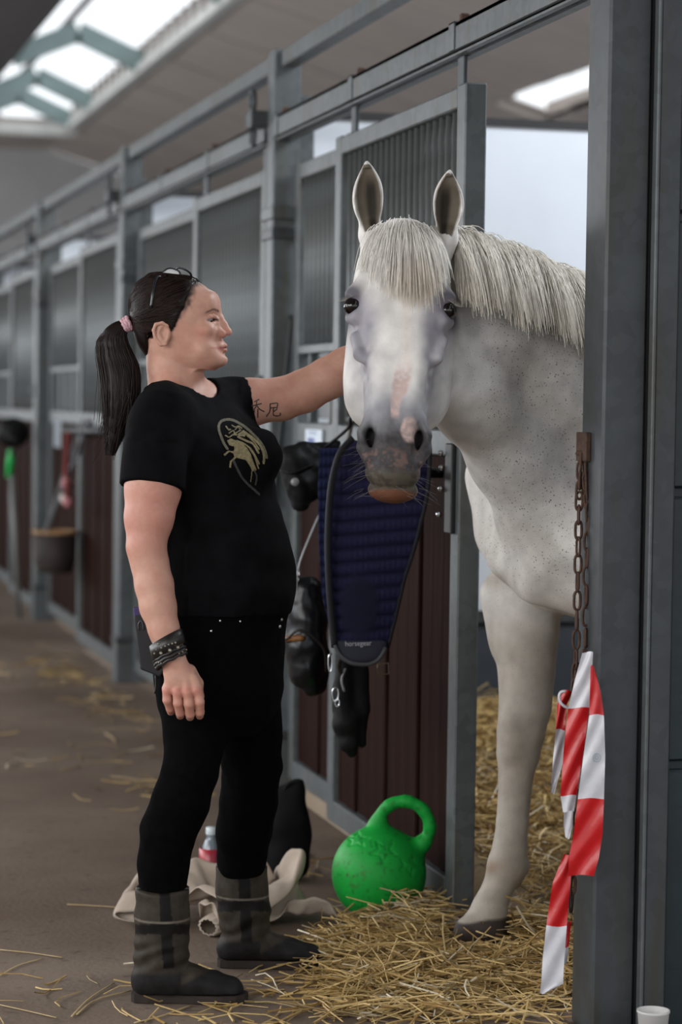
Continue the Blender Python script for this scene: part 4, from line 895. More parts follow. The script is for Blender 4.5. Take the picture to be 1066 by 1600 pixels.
def woman():
    s = body_sdf()
    V, Q = multires(s, 0.0075, px_boxes([(196, 420, 372, 625, 5.60, 5.86, 0.0021), (240, 1005, 325, 1132, 5.40, 5.60, 0.0024)]))
    d = V - WHO; fx = 275 + (d @ wf) * WHS; fy = 500 - d[:, 2] * WHS; fl = d @ wl; pj = to_px(V)
    n1 = vnoise(V, 40, 3); n2 = vnoise(V, 130, 4)
    C = np.tile(np.array([0.50, 0.275, 0.205]), (len(V), 1))
    def mixc(col, f): nonlocal C; C = C * (1 - f[:, None]) + np.array(col) * f[:, None]
    mixc((0.44, 0.20, 0.145), 0.5 * sstep(n1, 0.4, 0.8))
    hd = ((fy < 590) & (fy > 425) & (np.abs(fl) < 0.1)).astype(float); f_ = hd * (d @ wf > -0.06)
    al = np.abs(fl)
    mixc((0.50, 0.17, 0.13), f_ * np.exp(-(((fx - 322) / 14) ** 2 + ((fy - 522) / 11) ** 2 + ((al - .045) / .03) ** 2)) * 0.6)
    mixc((0.50, 0.19, 0.15), f_ * np.exp(-(((fx - 358) / 8) ** 2 + ((fy - 519) / 7) ** 2)) * 0.6)
    lipm = f_ * sstep(fx, 336, 343) * sstep(5.2 - np.abs(fy - 543.8) - 90 * np.maximum(al - .012, 0) , 0, 2)
    mixc((0.40, 0.13, 0.11), lipm * 0.75)
    mixc((0.12, 0.03, 0.025), f_ * sstep(fx, 338, 345) * np.exp(-((fy - 543) / 1.1) ** 2) * (al < .026) * 0.8)
    brow = f_ * sstep(1.2 - np.abs(fy - (486.5 - 2.5 * np.exp(-((al - .03) / .014) ** 2) + np.maximum(al - .036, 0) * 260)) / 1.9, 0, 0.6) * sstep(al, .008, .014) * (1 - sstep(al, .046, .053)) * (fx > 300)
    mixc((0.085, 0.045, 0.032), brow * 0.85)
    lash = f_ * np.exp(-((fy - (499.2 + (al - .03) ** 2 * 9000)) / 1.5) ** 2) * sstep(al, .014, .019) * (1 - sstep(al, .046, .050)) * (fx > 316)
    mixc((0.02, 0.012, 0.010), lash)
    mixc((0.34, 0.155, 0.115), f_ * np.exp(-((fy - 494) / 5) ** 2 - ((al - .03) / .015) ** 2) * 0.4)
    hl = np.interp(fy, [425, 444, 455, 468, 482, 495, 505, 512, 518, 524], [306, 311, 306, 303, 300, 293, 289, 286, 281, 262]); mixc((0.03, 0.016, 0.012), hd * (fy < 530) * (al < .0770) * (1 - sstep(fx + 9 * (n1 - .5) + 7 * (n2 - .5), hl - 1, hl + 11)))
    # dark hair roots where the hair meets the skin, nails, knuckles
    mixc((0.46, 0.15, 0.115), np.exp(-((pj[:, 1] - 1081) / 9) ** 2) * (pj[:, 2] < 5.6) * (pj[:, 0] > 250) * (pj[:, 0] < 320) * 0.6)
    mixc((0.47, 0.19, 0.14), (pj[:, 2] < 5.62) * sstep(pj[:, 1], 1085, 1105) * (pj[:, 0] < 325) * 0.5)
    mixc((0.47, 0.18, 0.14), (pj[:, 2] < 5.62) * (pj[:, 0] < 300) * (pj[:, 1] > 755) * (1 - sstep(pj[:, 1], 830, 900)) * 0.45)
    me = mesh_np('body', V, Q); paint(me, 'Col', np.clip(C, 0, 1))
    global BODY; BODY = obj('body', me, attr_mat('skin', 0.5, var=0.05, vscale=90, sss=0.12, bump=0.08, bscale=500, spec=0.35), W)
    em = mat('eye_white', (0.17, 0.14, 0.13), 0.4); im = mat('iris', (0.02, 0.014, 0.01), 0.2)
    for l in (-1, 1):
        c = WH(327.0, 501, .0320 * l); bm = bmesh.new(); bmesh.ops.create_uvsphere(bm, u_segments=20, v_segments=14, radius=0.0122)
        g = unit(wf * 0.93 + wl * l * 0.10 - UP * 0.30)
        for f in bm.faces:
            f.smooth = True
            f.material_index = 1 if f.calc_center_median().normalized().dot(Vector(g)) > 0.80 else 0
        for v in bm.verts: v.co += Vector(c)
        o = obj('eye', bm, em, W); o.data.materials.append(im)
    return s
WS = woman()

cloth_black = mat('black_jersey', (0.0042, 0.0042, 0.005), 0.85, var=0.2, scale=30, bump=0.1, bscale=300, spec=0.04)
cloth_black2 = mat('black_denim', (0.0024, 0.0024, 0.0027), 0.9, var=0.2, scale=60, bump=0.08, bscale=400, spec=0.03)
# T-shirt
def shirt():
    s = SDF(); torso(s, 612, 955, 0.004, n=2.25)
    def sleeve(pts, k):
        q = [P(x, y, z) for x, y, z, r in pts]; ax_ = unit(q[-1] - q[0]); e1 = unit(np.cross(ax_, CF)); e2 = np.cross(ax_, e1)
        t_ = [(p - q[0]) @ ax_ for p in q]; s.stack(q[0], np.array([e1, e2, ax_]), t_, [(p - q[0]) @ e1 for p in q], [(p - q[0]) @ e2 for p in q], [r * z / FPX for x, y, z, r in pts], [r * z / FPX for x, y, z, r in pts], 2.0, k)
    sleeve([(258, 632, 5.60, 30), (250, 660, 5.59, 41), (243, 700, 5.565, 49), (240, 735, 5.555, 51.5), (238.5, 763, 5.55, 52)], 0.03)
    pc(s, [(262, 640, 5.60, 38), (246, 668, 5.585, 42)], 0.04)
    sleeve([(340, 632, 5.87, 34), (356, 632, 5.885, 39), (368, 630.5, 5.893, 40.5), (381, 629, 5.90, 41)], 0.03)
    s.rc(WH(272, 619, .02), .060, P(252, 655, 5.60), .057, 0.04); s.rc(WH(285, 619, -.02), .058, P(352, 629, 5.87), .052, 0.03)
    s.ell(P(392, 712, 5.70), (.075, .07, .07), None, 0.05)      # bust
    s.ell(P(374, 708, 5.82), (.062, .06, .06), None, 0.05)
    # neckline, sleeve ends, hem
    s.ell(WH(286, 590, 0), (.092, .098, .046), np.array([unit(wf * .92 - UP * .38), wl, unit(UP * .92 + wf * .38)]), 0.006, True)
    V, Q = polyg(s, 0.0052)
    pj = to_px(V); g = s.grad(V, 0.006)
    wv = np.sin((pj[:, 1] * 0.062 - pj[:, 0] * 0.022 + 5 * vnoise(V, 7, 8))) * sstep(pj[:, 1], 780, 870) * 0.0030 + np.sin(pj[:, 0] * .10 + pj[:, 1] * .06 + 4 * vnoise(V, 9, 3)) * 0.0018
    wv += (vnoise(V, 26, 9) - .5) * 0.004
    sl_ = (pj[:, 0] < 292) & (pj[:, 1] > 690) & (pj[:, 2] < 5.62) | (pj[:, 0] > 375) & (pj[:, 1] < 680) & (pj[:, 2] > 5.8); V = V + g * np.where(sl_, np.abs(wv) * .3, wv)[:, None]
    o = obj('t_shirt', mesh_np('t_shirt', V, Q), cloth_black, W); o['label'] = 'black T-shirt'
    return V, Q
SHV, SHQ = shirt()
# trousers
def trousers():
    s = SDF(); torso(s, 925, 1150, -0.002, 0.04)
    pc(s, [(312, 1075, 5.68, 58), (306, 1140, 5.66, 50), (299, 1200, 5.64, 44), (283, 1250, 5.64, 45), (263, 1300, 5.65, 43), (255, 1350, 5.66, 40), (254, 1400, 5.67, 36)], 0.03, 0.010)
    pc(s, [(375, 1075, 5.84, 64), (388, 1140, 5.88, 53), (394, 1200, 5.92, 46), (389, 1250, 5.95, 44.5), (381, 1300, 5.98, 43), (377, 1350, 6.01, 37), (377, 1375, 6.02, 34)], 0.03, 0.010)
    pc(s, [(296, 1030, 5.67, 50), (303, 1085, 5.67, 52)], 0.04)
    V, Q = polyg(s, 0.006); g = s.grad(V, 0.006); V = V + g * ((vnoise(V, 30, 2) - .5) * 0.005)[:, None]
    o = obj('trousers', mesh_np('trousers', V, Q), cloth_black2, W); o['label'] = 'black trousers'
    rv = mat('steel_rivet', (0.5, 0.5, 0.48), 0.3, 0.9)
    bvh = BVHTree.FromPolygons([tuple(v) for v in V], [tuple(int(i) for i in q) for q in Q])
    for x, y, r in ((344, 970, .0028), (375.5, 971, .0028), (330, 986, .0032), (440, 968, .004), (437, 979, .0045)):
        dd = Vector(CF + CR * ((x - 533) / FPX) - CU * ((y - 800) / FPX)).normalized(); h = bvh.ray_cast(Vector(CAM), dd)
        p = h[0] if h[0] is not None else Vector(P(x - 6, y, 5.7))
        bm = bmesh.new(); bmesh.ops.create_uvsphere(bm, u_segments=8, v_segments=6, radius=r)
        for v in bm.verts: v.co += p
        obj('rivet', bm, rv, o)
    return o
TR = trousers()
# riding boots
def boot(shaft, foot, zc, top, solepts, nm):
    s = SDF(); pc(s, [(x, y, zc, r) for x, y, r in shaft], 0.02, 0.012)
    for sh in (-1, 1): s.chain([(P(x, y, zc) + FH * 0.013 * sh * f, r * zc / FPX) for x, y, r, f in foot], 0.02, 0.012)
    half(s, (0, 0, -1), -0.022, 0.004)
    tp = P(*top, zc); half(s, unit(UP - CF * 0.10), tp @ unit(UP - CF * 0.10), 0.003)
    V, Q = polyg(s, 0.0042); g = s.grad(V, .005); pj = to_px(V)
    V = V + g * (0.0026 * np.sin(pj[:, 1] * 0.22 + pj[:, 0] * 0.09 + 6 * vnoise(V, 16, 4)) * np.exp(-((pj[:, 1] - (foot[0][1] - 38)) / 26) ** 2) + (vnoise(V, 40, 6) - .5) * 0.003)[:, None]
    sx = pj[:, 0] - shaft[0][0]; sy = pj[:, 1] - top[1]
    C = np.tile(np.array([0.034, 0.027, 0.020]), (len(V), 1)); C = C * (0.75 + 0.5 * vnoise(V, 30, 7))[:, None]
    blk = ((np.abs(sx - 3 - sy * 0.05) < 9) & (sy < 128)) | ((sy > 58) & (sy < 74)) | (sy < 6)
    footm = sstep(pj[:, 1] + 0.55 * (shaft[0][0] + 62 - pj[:, 0]) * -1 * (pj[:, 0] > shaft[0][0] + 30), foot[0][1] - 14, foot[0][1] - 6)
    C[blk] = (0.007, 0.006, 0.0055)
    C = C * (1 - footm[:, None]) + np.array([0.013, 0.012, 0.012]) * footm[:, None]
    st = (np.abs(sy - 56.5 - 0.0009 * sx ** 2 * -4) < 1.1) | (np.abs(sy - 2) < 1.0); C[st] = (0.16, 0.14, 0.11)
    me = mesh_np('riding_boot', V, Q); paint(me, 'Col', C)
    o = obj('riding_boot', me, BOOTM, W); o['label'] = nm
    # sole
    pts = np.array([P(x, y, zc) for x, y in solepts]); c = pts.mean(0); ln = unit((pts[-1] - pts[0]) * np.array([1, 1, 0])); sd = np.array([-ln[1], ln[0], 0])
    L = np.linalg.norm((pts[-1] - pts[0])[:2]); st0 = np.array([pts[0][0], pts[0][1], 0])
    prof = [(0, .022), (.03, .033), (.15, .037), (.28, .034), (.45, .033), (.62, .042), (.78, .044), (.90, .038), (.97, .024), (1.0, .008)]
    ring = [st0 + ln * L * u + sd * w_ for u, w_ in prof] + [st0 + ln * L * u - sd * w_ for u, w_ in prof[::-1]]
    bm = bmesh.new(); lo = [bm.verts.new((p[0], p[1], 0.002)) for p in ring]; hi = [bm.verts.new((p[0], p[1], 0.021)) for p in ring]
    bm.faces.new(lo[::-1]); bm.faces.new(hi)
    for i in range(len(ring)): bm.faces.new((lo[i], lo[(i + 1) % len(ring)], hi[(i + 1) % len(ring)], hi[i]))
    obj('sole', bm, SOLEM, o)
BOOTM = attr_mat('boot_leather', 0.6, var=0.25, vscale=50, bump=0.12, bscale=160, spec=0.14); SOLEM = mat('boot_sole', (0.022, 0.014, 0.010), 0.8, var=0.3, scale=40)
boot([(254, 1375, 42), (254, 1430, 42), (253, 1480, 41.5), (250, 1512, 41)], [(234, 1532, 27, 1), (262, 1526, 29, 1), (300, 1533, 24, 1), (335, 1541, 20, 1), (362, 1547, 18.5, .8)], 5.66, (254, 1386), [(206, 1560), (388, 1560)], 'near riding boot, dusty brown and black')
boot([(377, 1330, 40), (378, 1390, 40), (382, 1425, 40), (384, 1455, 37)], [(362, 1482, 22, 1), (388, 1472, 27, 1), (420, 1480, 22, 1), (455, 1487, 18, 1), (484, 1491, 16, .8)], 6.02, (377, 1350), [(340, 1510), (506, 1506)], 'far riding boot, dusty brown and black')

# hair, ponytail, band
def hairdo():
    s = SDF(); rows = [q for q in HEAD if q[0] <= 550]; head(s, 0.0048, 0.01, rows)
    s.ell(WH(236, 520), (.030, .055, .055), WFR, 0.03); s.ell(WH(252, 470), (.06, .075, .06), WFR, 0.03)
    hy_ = np.array([425, 444, 455, 468, 482, 495, 505, 512, 518, 522, 545, 570.0]); hx_ = np.array([306, 311, 306, 303, 300, 293, 289, 286, 281, 240, 240, 240.0])
    zt = ((500 - hy_) / WHS)[::-1]; xt = ((hx_ - 275) / WHS)[::-1]
    def cut(x, y, z):
        xl = (x - WHO[0]) * wf[0] + (y - WHO[1]) * wf[1] + 0 * z; l = np.abs((x - WHO[0]) * wl[0] + (y - WHO[1]) * wl[1]) + 0 * z; zl = z - WHO[2] + 0 * x + 0 * y
        return np.interp(zl, zt, xt) - 0.0 * l - xl
    s._add(cut, (-9, -9, -9), (9, 9, 9), 0.006, True)
    lowp = WH(240, 562); half(s, unit(-UP + 0.5 * wf), lowp @ unit(-UP + 0.5 * wf), 0.01)
    V, Q = polyg(s, 0.0034)
    hm = bpy.data.materials.new('dark_brown_hair'); hm.use_nodes = True; b = hm.node_tree.nodes['Principled BSDF']; b.inputs['Base Color'].default_value = (0.008, 0.004, 0.003, 1); b.inputs['Roughness'].default_value = 0.45; b.inputs['Specular IOR Level'].default_value = 0.22
    o = obj('hair', mesh_np('hair', V, Q), hm, W)
    # combed strands from the hairline back to the band
    N_ = 2200; tgt = WH(207, 505, 0); V0 = V[(V - WHO) @ wf > -0.045]; rt = V0[RNG.integers(0, len(V0), N_)]
    m = 9; u = np.linspace(0, 1, m); p = rt[:, None] * (1 - u)[None, :, None] + tgt[None, None] * u[None, :, None]
    for i in range(m):
        q = p[:, i]
        for _ in range(3): q = q + s.grad(q) * (0.0015 - s.at(q))[:, None].clip(-0.02, 0.02) if i < m - 1 else q
        p[:, i] = q
    V2, Q2 = strands(p, 0.0009, 0.6); h2 = bpy.data.materials.new('hair_strand'); h2.use_nodes = True; b2 = h2.node_tree.nodes['Principled BSDF']; b2.inputs['Base Color'].default_value = (0.014, 0.0065, 0.0045, 1); b2.inputs['Roughness'].default_value = 0.4; b2.inputs['Specular IOR Level'].default_value = 0.25
    obj('combed_strands', mesh_np('combed_strands', V2, Q2), h2, o)
    # ponytail
    ctr = spline([P(202, 505, 5.73), P(186, 514, 5.73), P(176, 535, 5.73), P(187, 580, 5.73), P(188, 625, 5.72), P(180, 672, 5.72), P(172, 712, 5.72)], 24)
    wd = np.interp(np.linspace(0, 1, 24), [0, .12, .25, .45, .65, .85, 1], [.010, .017, .028, .049, .045, .024, .008])
    N_ = 1500; a = RNG.uniform(0, 2 * math.pi, N_); rr = np.sqrt(RNG.uniform(0, 1, N_)); ph = RNG.uniform(0, 6.28, N_); ln = RNG.uniform(0.72, 1.04, N_)
    uu = np.linspace(0, 1, 14)[None] * ln[:, None]; ii = np.clip(uu * 23, 0, 22.99); i0 = ii.astype(int); f = (ii - i0)[..., None]
    c = ctr[i0] * (1 - f) + ctr[i0 + 1] * f; wv = np.interp(uu, np.linspace(0, 1, 24), wd)
    off = (np.cos(a) * rr)[:, None, None] * CR + (np.sin(a) * rr)[:, None, None] * CF * 0.7
    pth = c + off * wv[..., None] + (0.004 * np.sin(ph[:, None] + uu * 9))[..., None] * CR * uu[..., None]
    loose = RNG.uniform(0, 1, N_) > 0.93; pth[loose] += (uu[loose] ** 2)[..., None] * RNG.normal(0, 0.022, (loose.sum(), 1, 3))
    V2, Q2 = strands(pth, 0.0010, 0.5); pt = obj('ponytail', mesh_np('ponytail', V2, Q2), h2, W)
    s2 = SDF(); s2.chain([(ctr[i], max(wd[i] * 0.82, .004)) for i in range(0, 24, 2)], 0.01, flat=(CF, 0.75)); v, q = polyg(s2, 0.0045); obj('ponytail_core', mesh_np('ponytail_core', v, q), hm, pt)
    # scrunchy
    a = np.linspace(0, 2 * math.pi, 29)[:-1]; ax = unit(P(190, 511, 5.73) - P(206, 503, 5.73)); e1 = unit(np.cross(ax, CF)); e2 = np.cross(ax, e1); c0 = P(200, 506, 5.73)
    parts = []
    for k_, o_ in enumerate((-0.004, 0.003, 0.009)):
        R_ = 0.0155 - 0.001 * k_
        parts.append(tube_np(c0 + ax * o_ + R_ * (np.cos(a)[:, None] * e1 + np.sin(a)[:, None] * e2) + 0.0012 * np.sin(a * 7 + k_)[:, None] * ax, 0.0048, 8, True))
    v, q, t_ = join_np(parts); sc_ = obj('hair_band', mesh_np('hair_band', v, q, t_), mat('pale_pink_band', (0.55, 0.33, 0.37), 0.8, var=0.25, scale=120, bump=0.4, bscale=300), W); sc_['label'] = 'pale pink hair band'
hairdo()
# ------------------------------------------------------------------ prints on skin and cloth
def in_poly(x, y, poly):
    c = np.zeros(len(x), bool); n = len(poly); j = n - 1
    for i in range(n):
        xi, yi = poly[i]; xj, yj = poly[j]
        if yi != yj: c ^= ((yi > y) != (yj > y)) & (x < (xj - xi) * (y - yi) / (yj - yi) + xi)
        j = i
    return c
def bvh_of(o):
    me = o.data; return BVHTree.FromPolygons([v.co[:] for v in me.vertices], [p.vertices[:] for p in me.polygons])
def cast(bvh, x, y, off=0.0012):
    d = Vector(CF + CR * ((x - 533) / FPX) - CU * ((y - 800) / FPX)).normalized(); h = bvh.ray_cast(Vector(CAM), d)
    return None if h[0] is None else h[0] - d * off
def decal(name, bvh, m, parent, polys=(), strokes=(), holes=(), step=0.7, off=0.0012):
    V = []; Q = []; cache = {}
    allp = [p for q in polys for p in q] + [p for q, _ in strokes for p in q]
    x0, y0 = np.min(allp, 0) - 3; x1, y1 = np.max(allp, 0) + 3
    gx = np.arange(x0, x1, step); gy = np.arange(y0, y1, step); X, Y = np.meshgrid(gx, gy, indexing='ij'); xf, yf = X.ravel() + step / 2, Y.ravel() + step / 2
    mk = np.zeros(len(xf), bool)
    for q in polys: mk |= in_poly(xf, yf, q)
    for q in holes: mk &= ~in_poly(xf, yf, q)
    for q, w_ in strokes:
        q = spline(np.array(q, float), max(12, 6 * len(q)))
        for a, b in zip(q[:-1], q[1:]):
            d = b - a; t = np.clip(((xf - a[0]) * d[0] + (yf - a[1]) * d[1]) / (d @ d + 1e-9), 0, 1)
            mk |= np.hypot(xf - a[0] - t * d[0], yf - a[1] - t * d[1]) < w_ / 2
    mk = mk.reshape(X.shape)
    def vid(i, j):
        if (i, j) not in cache:
            p = cast(bvh, x0 + i * step, y0 + j * step, off)
            cache[(i, j)] = -1 if p is None else len(V)
            if p is not None: V.append(p[:])
        return cache[(i, j)]
    for i, j in np.argwhere(mk):
        q = [vid(i, j), vid(i, j + 1), vid(i + 1, j + 1), vid(i + 1, j)]
        if min(q) >= 0:
            pp = np.array([V[k] for k in q])
            if np.ptp(pp, axis=0).max() < 0.01: Q.append(q)
    return obj(name, mesh_np(name, V, Q), m, parent)
SHO = [o for o in W.children if o.name.startswith('t_shirt')][0]
cvt = lambda pts, ox, oy, s_: [(ox + a / s_, oy + b / s_) for a, b in pts]
em = lambda pts: cvt(pts, 330, 640, 10.66)
bs = bvh_of(SHO)
GOLD = mat('faded_gold_print', (0.17, 0.14, 0.07), 0.75, var=0.3, scale=150)
GREY = mat('faded_grey_print', (0.028, 0.027, 0.026), 0.8, var=0.3, scale=150)
decal('emblem_print', bs, GOLD, SHO, polys=[em([(265, 515), (330, 480), (430, 520), (520, 560), (600, 640), (660, 740), (700, 860), (760, 1010), (700, 1030), (640, 930), (580, 840), (420, 800), (345, 870), (330, 965), (300, 965), (312, 860), (390, 790), (370, 735), (310, 700), (225, 775), (208, 745), (280, 685), (380, 690), (385, 620), (300, 590)]),
    em([(440, 410), (530, 345), (600, 400), (560, 450), (460, 440)])],
    strokes=[(em([(450, 455), (600, 525), (700, 575), (790, 720)]), 3.2), (em([(430, 520), (560, 575), (680, 680), (800, 900)]), 2.6), (em([(540, 360), (700, 480), (820, 600), (880, 760), (875, 890)]), 3.6), (em([(600, 430), (720, 545), (800, 660)]), 2.0), (em([(640, 650), (720, 770), (790, 980)]), 2.0),
             (em([(240, 430), (300, 460), (360, 420), (430, 420)]), 1.8), (em([(300, 390), (370, 350), (400, 400), (470, 350)]), 1.6), (em([(250, 280), (290, 330), (320, 330)]), 2.2), (em([(350, 260), (400, 290), (460, 275), (510, 310)]), 1.7), (em([(400, 330), (450, 290), (480, 330)]), 1.5), (em([(330, 440), (420, 380), (500, 340)]), 1.6), (em([(640, 880), (680, 1000), (660, 1200)]), 1.4)],
    holes=[em([(320, 610), (375, 605), (375, 670), (320, 680)])])
decal('emblem_ring', bs, mat('gold_grey_print', (0.085, 0.075, 0.045), 0.75, var=0.4, scale=200), SHO, strokes=[(em([(270, 650), (230, 590), (190, 510), (160, 430), (132, 340), (130, 260), (175, 190), (260, 165), (350, 172), (430, 205), (540, 270), (650, 360), (750, 460), (840, 570), (900, 690), (925, 800)]), 4.0)])
decal('emblem_ring', bs, GREY, SHO, strokes=[(em([(370, 845), (430, 970), (500, 1110), (600, 1230), (700, 1320), (800, 1410)]), 3.6), (em([(720, 1010), (760, 1120), (740, 1250)]), 2.5)])
tt = lambda pts: cvt(pts, 380, 480, 6.66)
decal('tattoo', bvh_of(BODY), mat('tattoo_ink', (0.035, 0.026, 0.026), 0.5), BODY, strokes=[(tt(q), 1.7) for q in (
    [(165, 960), (118, 984)], [(92, 1028), (140, 1016), (188, 1003)], [(142, 985), (128, 1045), (74, 1088)], [(145, 1028), (172, 1062), (218, 1086)], [(118, 1072), (112, 1110), (84, 1137)], [(152, 1066), (152, 1146)],
    [(282, 1006), (357, 1000), (352, 1046)], [(286, 1048), (352, 1043)], [(282, 1006), (279, 1080), (244, 1136)], [(352, 1060), (316, 1088)], [(316, 1056), (315, 1118), (342, 1131), (384, 1126), (386, 1102)])], step=0.45)
# ------------------------------------------------------------------ bracelets, pouch, sunglasses
ba, bb = P(258, 992, 5.497), P(270, 1042, 5.488); bax = unit(bb - ba); be1 = unit(np.cross(bax, CF)); be2 = np.cross(bax, be1)
tilt = unit(bax + be1 * 0.0)
def cuff(name, c, r, hgt, m, seg=36, th=0.004, sk=0.28):
    a = np.arange(seg) * 2 * math.pi / seg; V = []; Q = []
    prof = [(0, -hgt / 2), (th, -hgt / 2), (th, hgt / 2), (0, hgt / 2)]
    for o_, z_ in prof: V.append(c + (r + o_) * (np.cos(a)[:, None] * be1 + np.sin(a)[:, None] * be2) + (z_ + sk * r * np.cos(a))[:, None] * bax)
    V = np.vstack(V); j = np.arange(seg); j2 = (j + 1) % seg
    for i in range(4): Q.append(np.stack([i * seg + j, i * seg + j2, ((i + 1) % 4) * seg + j2, ((i + 1) % 4) * seg + j], 1))
    return obj(name, mesh_np(name, V, np.vstack(Q)), m, W)
LEA = mat('black_leather', (0.012, 0.010, 0.009), 0.4, var=0.4, scale=60); STUD = mat('antique_silver', (0.55, 0.50, 0.40), 0.3, 0.9)
sgn = 1 if be1 @ CR > 0 else -1
cf = cuff('leather_cuff', ba + bax * 0.024, 0.0375, 0.034, LEA, sk=-0.30 * sgn); cf['label'] = 'black leather cuff with silver studs'
def on_wrist(x, y, r_):
    d = unit(CF + CR * ((x - 533) / FPX) - CU * ((y - 800) / FPX)); c = ba + bax * 0.03; o = CAM - c
    dp = d - bax * (d @ bax); op = o - bax * (o @ bax); A = dp @ dp; B = 2 * dp @ op; C_ = op @ op - r_ * r_; disc = B * B - 4 * A * C_
    return None if disc < 0 else CAM + d * ((-B - math.sqrt(disc)) / (2 * A))
studs = [(247, 1006, .0020), (244, 1015, .0018), (252, 1012, .0022), (258, 1009.5, .0020), (263.5, 1007, .0020), (269, 1005.5, .0024), (274, 1004, .0026), (241.5, 1021, .0022), (251.5, 1020.5, .0036), (265.5, 1016, .0042), (278, 1011.5, .0038), (285.5, 1018.5, .0017), (280, 1021, .0017), (291, 1015, .0017)]
for x, y, r_ in studs:
    p = on_wrist(x, y, 0.0418)
    if p is None: continue
    bm = bmesh.new(); bmesh.ops.create_uvsphere(bm, u_segments=8, v_segments=5, radius=r_)
    for v in bm.verts: v.co += Vector(p)
    obj('stud', bm, STUD, cf)
a = np.linspace(0, 2 * math.pi, 41)[:-1]
for q, (o_, rr) in enumerate(((0.0455, 0.0042), (0.0535, 0.0048), (0.0605, 0.0042))):
    c = ba + bax * o_; R_ = 0.0375 - 0.0006 * q
    pts = c + R_ * (np.cos(a)[:, None] * be1 + np.sin(a)[:, None] * be2) + (-0.24 * sgn * R_ * np.cos(a) + 0.0012 * np.sin(a * 9 + q))[:, None] * bax
    bd = tube('braided_bracelet', pts, rr * (1 + 0.12 * np.sin(a * 20)), LEA, W, 8, True); bd['label'] = 'black braided bracelet'
for x, y in ((244.5, 1036), (248, 1035.5), (251.5, 1036), (284, 1029)):
    p = on_wrist(x, y, 0.0415); bm = bmesh.new(); bmesh.ops.create_uvsphere(bm, u_segments=8, v_segments=5, radius=0.0018)
    for v in bm.verts: v.co += Vector(p)
    obj('stud', bm, STUD, cf)
def prism(px, zc, th, mat_, name, parent=None, bev=0.004):
    bm = bmesh.new(); lo = [bm.verts.new(P(x, y, zc)) for x, y in px]; hi = [bm.verts.new(P(x, y, zc) + CF * th) for x, y in px]
    bm.faces.new(lo[::-1]); bm.faces.new(hi)
    for i in range(len(px)): bm.faces.new((lo[i], lo[(i + 1) % len(px)], hi[(i + 1) % len(px)], hi[i]))
    bmesh.ops.recalc_face_normals(bm, faces=bm.faces)
    if bev: bmesh.ops.bevel(bm, geom=list(bm.edges), offset=bev, segments=2, affect='EDGES', profile=0.5)
    return obj(name, bm, mat_, parent)
pch = thing('phone_pouch', 'black pouch with purple top tucked at the back of the woman', 'pouch', tuple(P(228, 1050, 5.62)))
prism([(209, 962), (236, 958), (262, 1040), (250, 1058), (219, 1046)], 5.585, 0.03, mat('black_nylon', (0.010, 0.009, 0.012), 0.7), 'pocket', pch)
prism([(208, 949), (232, 946), (237, 962), (209, 966)], 5.588, 0.022, mat('purple_lining', (0.035, 0.018, 0.10), 0.6), 'lining', pch, 0.003)
tube('zip_pull', spline([P(217, 985, 5.583), P(216, 975, 5.581), P(220, 970, 5.581), P(223, 975, 5.581), P(224, 985, 5.583)], 12), 0.0011, mat('grey_metal', (0.12, 0.12, 0.13), 0.4, 0.5), pch, 6)
tube('tassel', spline([P(243, 1055, 5.59), P(243.5, 1070, 5.59), P(242, 1084, 5.59)], 8), 0.0022, LEA, pch, 6)
sg = thing('sunglasses', 'black framed sunglasses pushed up on the dark hair of the woman', 'sunglasses', tuple(WH(270, 436, 0)))
FRM = mat('black_frame', (0.008, 0.009, 0.012), 0.25); LNS = mat('lens_painted_reflection', (0.72, 0.74, 0.73), 0.12, 0.15, spec=0.8)  # pale lens colour stands in for a bright reflection
for l, cx, cy in ((.036, 268, 432.5), (-.030, 285, 428.5)):
    c = WH(cx, cy, l); ex = unit(wf * 0.94 - UP * 0.34); ey = unit(wl * 0.80 + (-UP * 0.60 if l > 0 else UP * 0.45)); ey = unit(ey - ex * (ey @ ex)); ez_ = np.cross(ex, ey)
    ez_ = ez_ if ez_[2] > 0 else -ez_
    a = np.linspace(0, 2 * math.pi, 29)[:-1]; ring = c + 0.0195 * np.sign(np.cos(a))[:, None] * (np.abs(np.cos(a)) ** 0.75)[:, None] * ex + 0.024 * np.sign(np.sin(a))[:, None] * (np.abs(np.sin(a)) ** 0.75)[:, None] * ey + 0.003 * ez_
    tube('rim', ring, 0.0026, FRM, sg, 6, True)
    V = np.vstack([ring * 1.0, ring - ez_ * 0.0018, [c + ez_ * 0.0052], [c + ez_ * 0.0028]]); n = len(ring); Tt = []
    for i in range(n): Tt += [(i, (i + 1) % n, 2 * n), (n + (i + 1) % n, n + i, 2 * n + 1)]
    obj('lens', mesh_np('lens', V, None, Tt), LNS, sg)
    tube('temple_arm', spline([c - ex * 0.016 + ey * (0.018 if l > 0 else -0.018), WH(247, 437, .066 if l > 0 else -.066), WH(243, 460, .083 if l > 0 else -.083), WH(240, 484, .086 if l > 0 else -.086)], 14), 0.0038, FRM, sg, 6)
tube('bridge', spline([WH(276, 431, .012), WH(279, 429, 0), WH(279, 428.5, -.010)], 8), 0.0022, FRM, sg, 6)

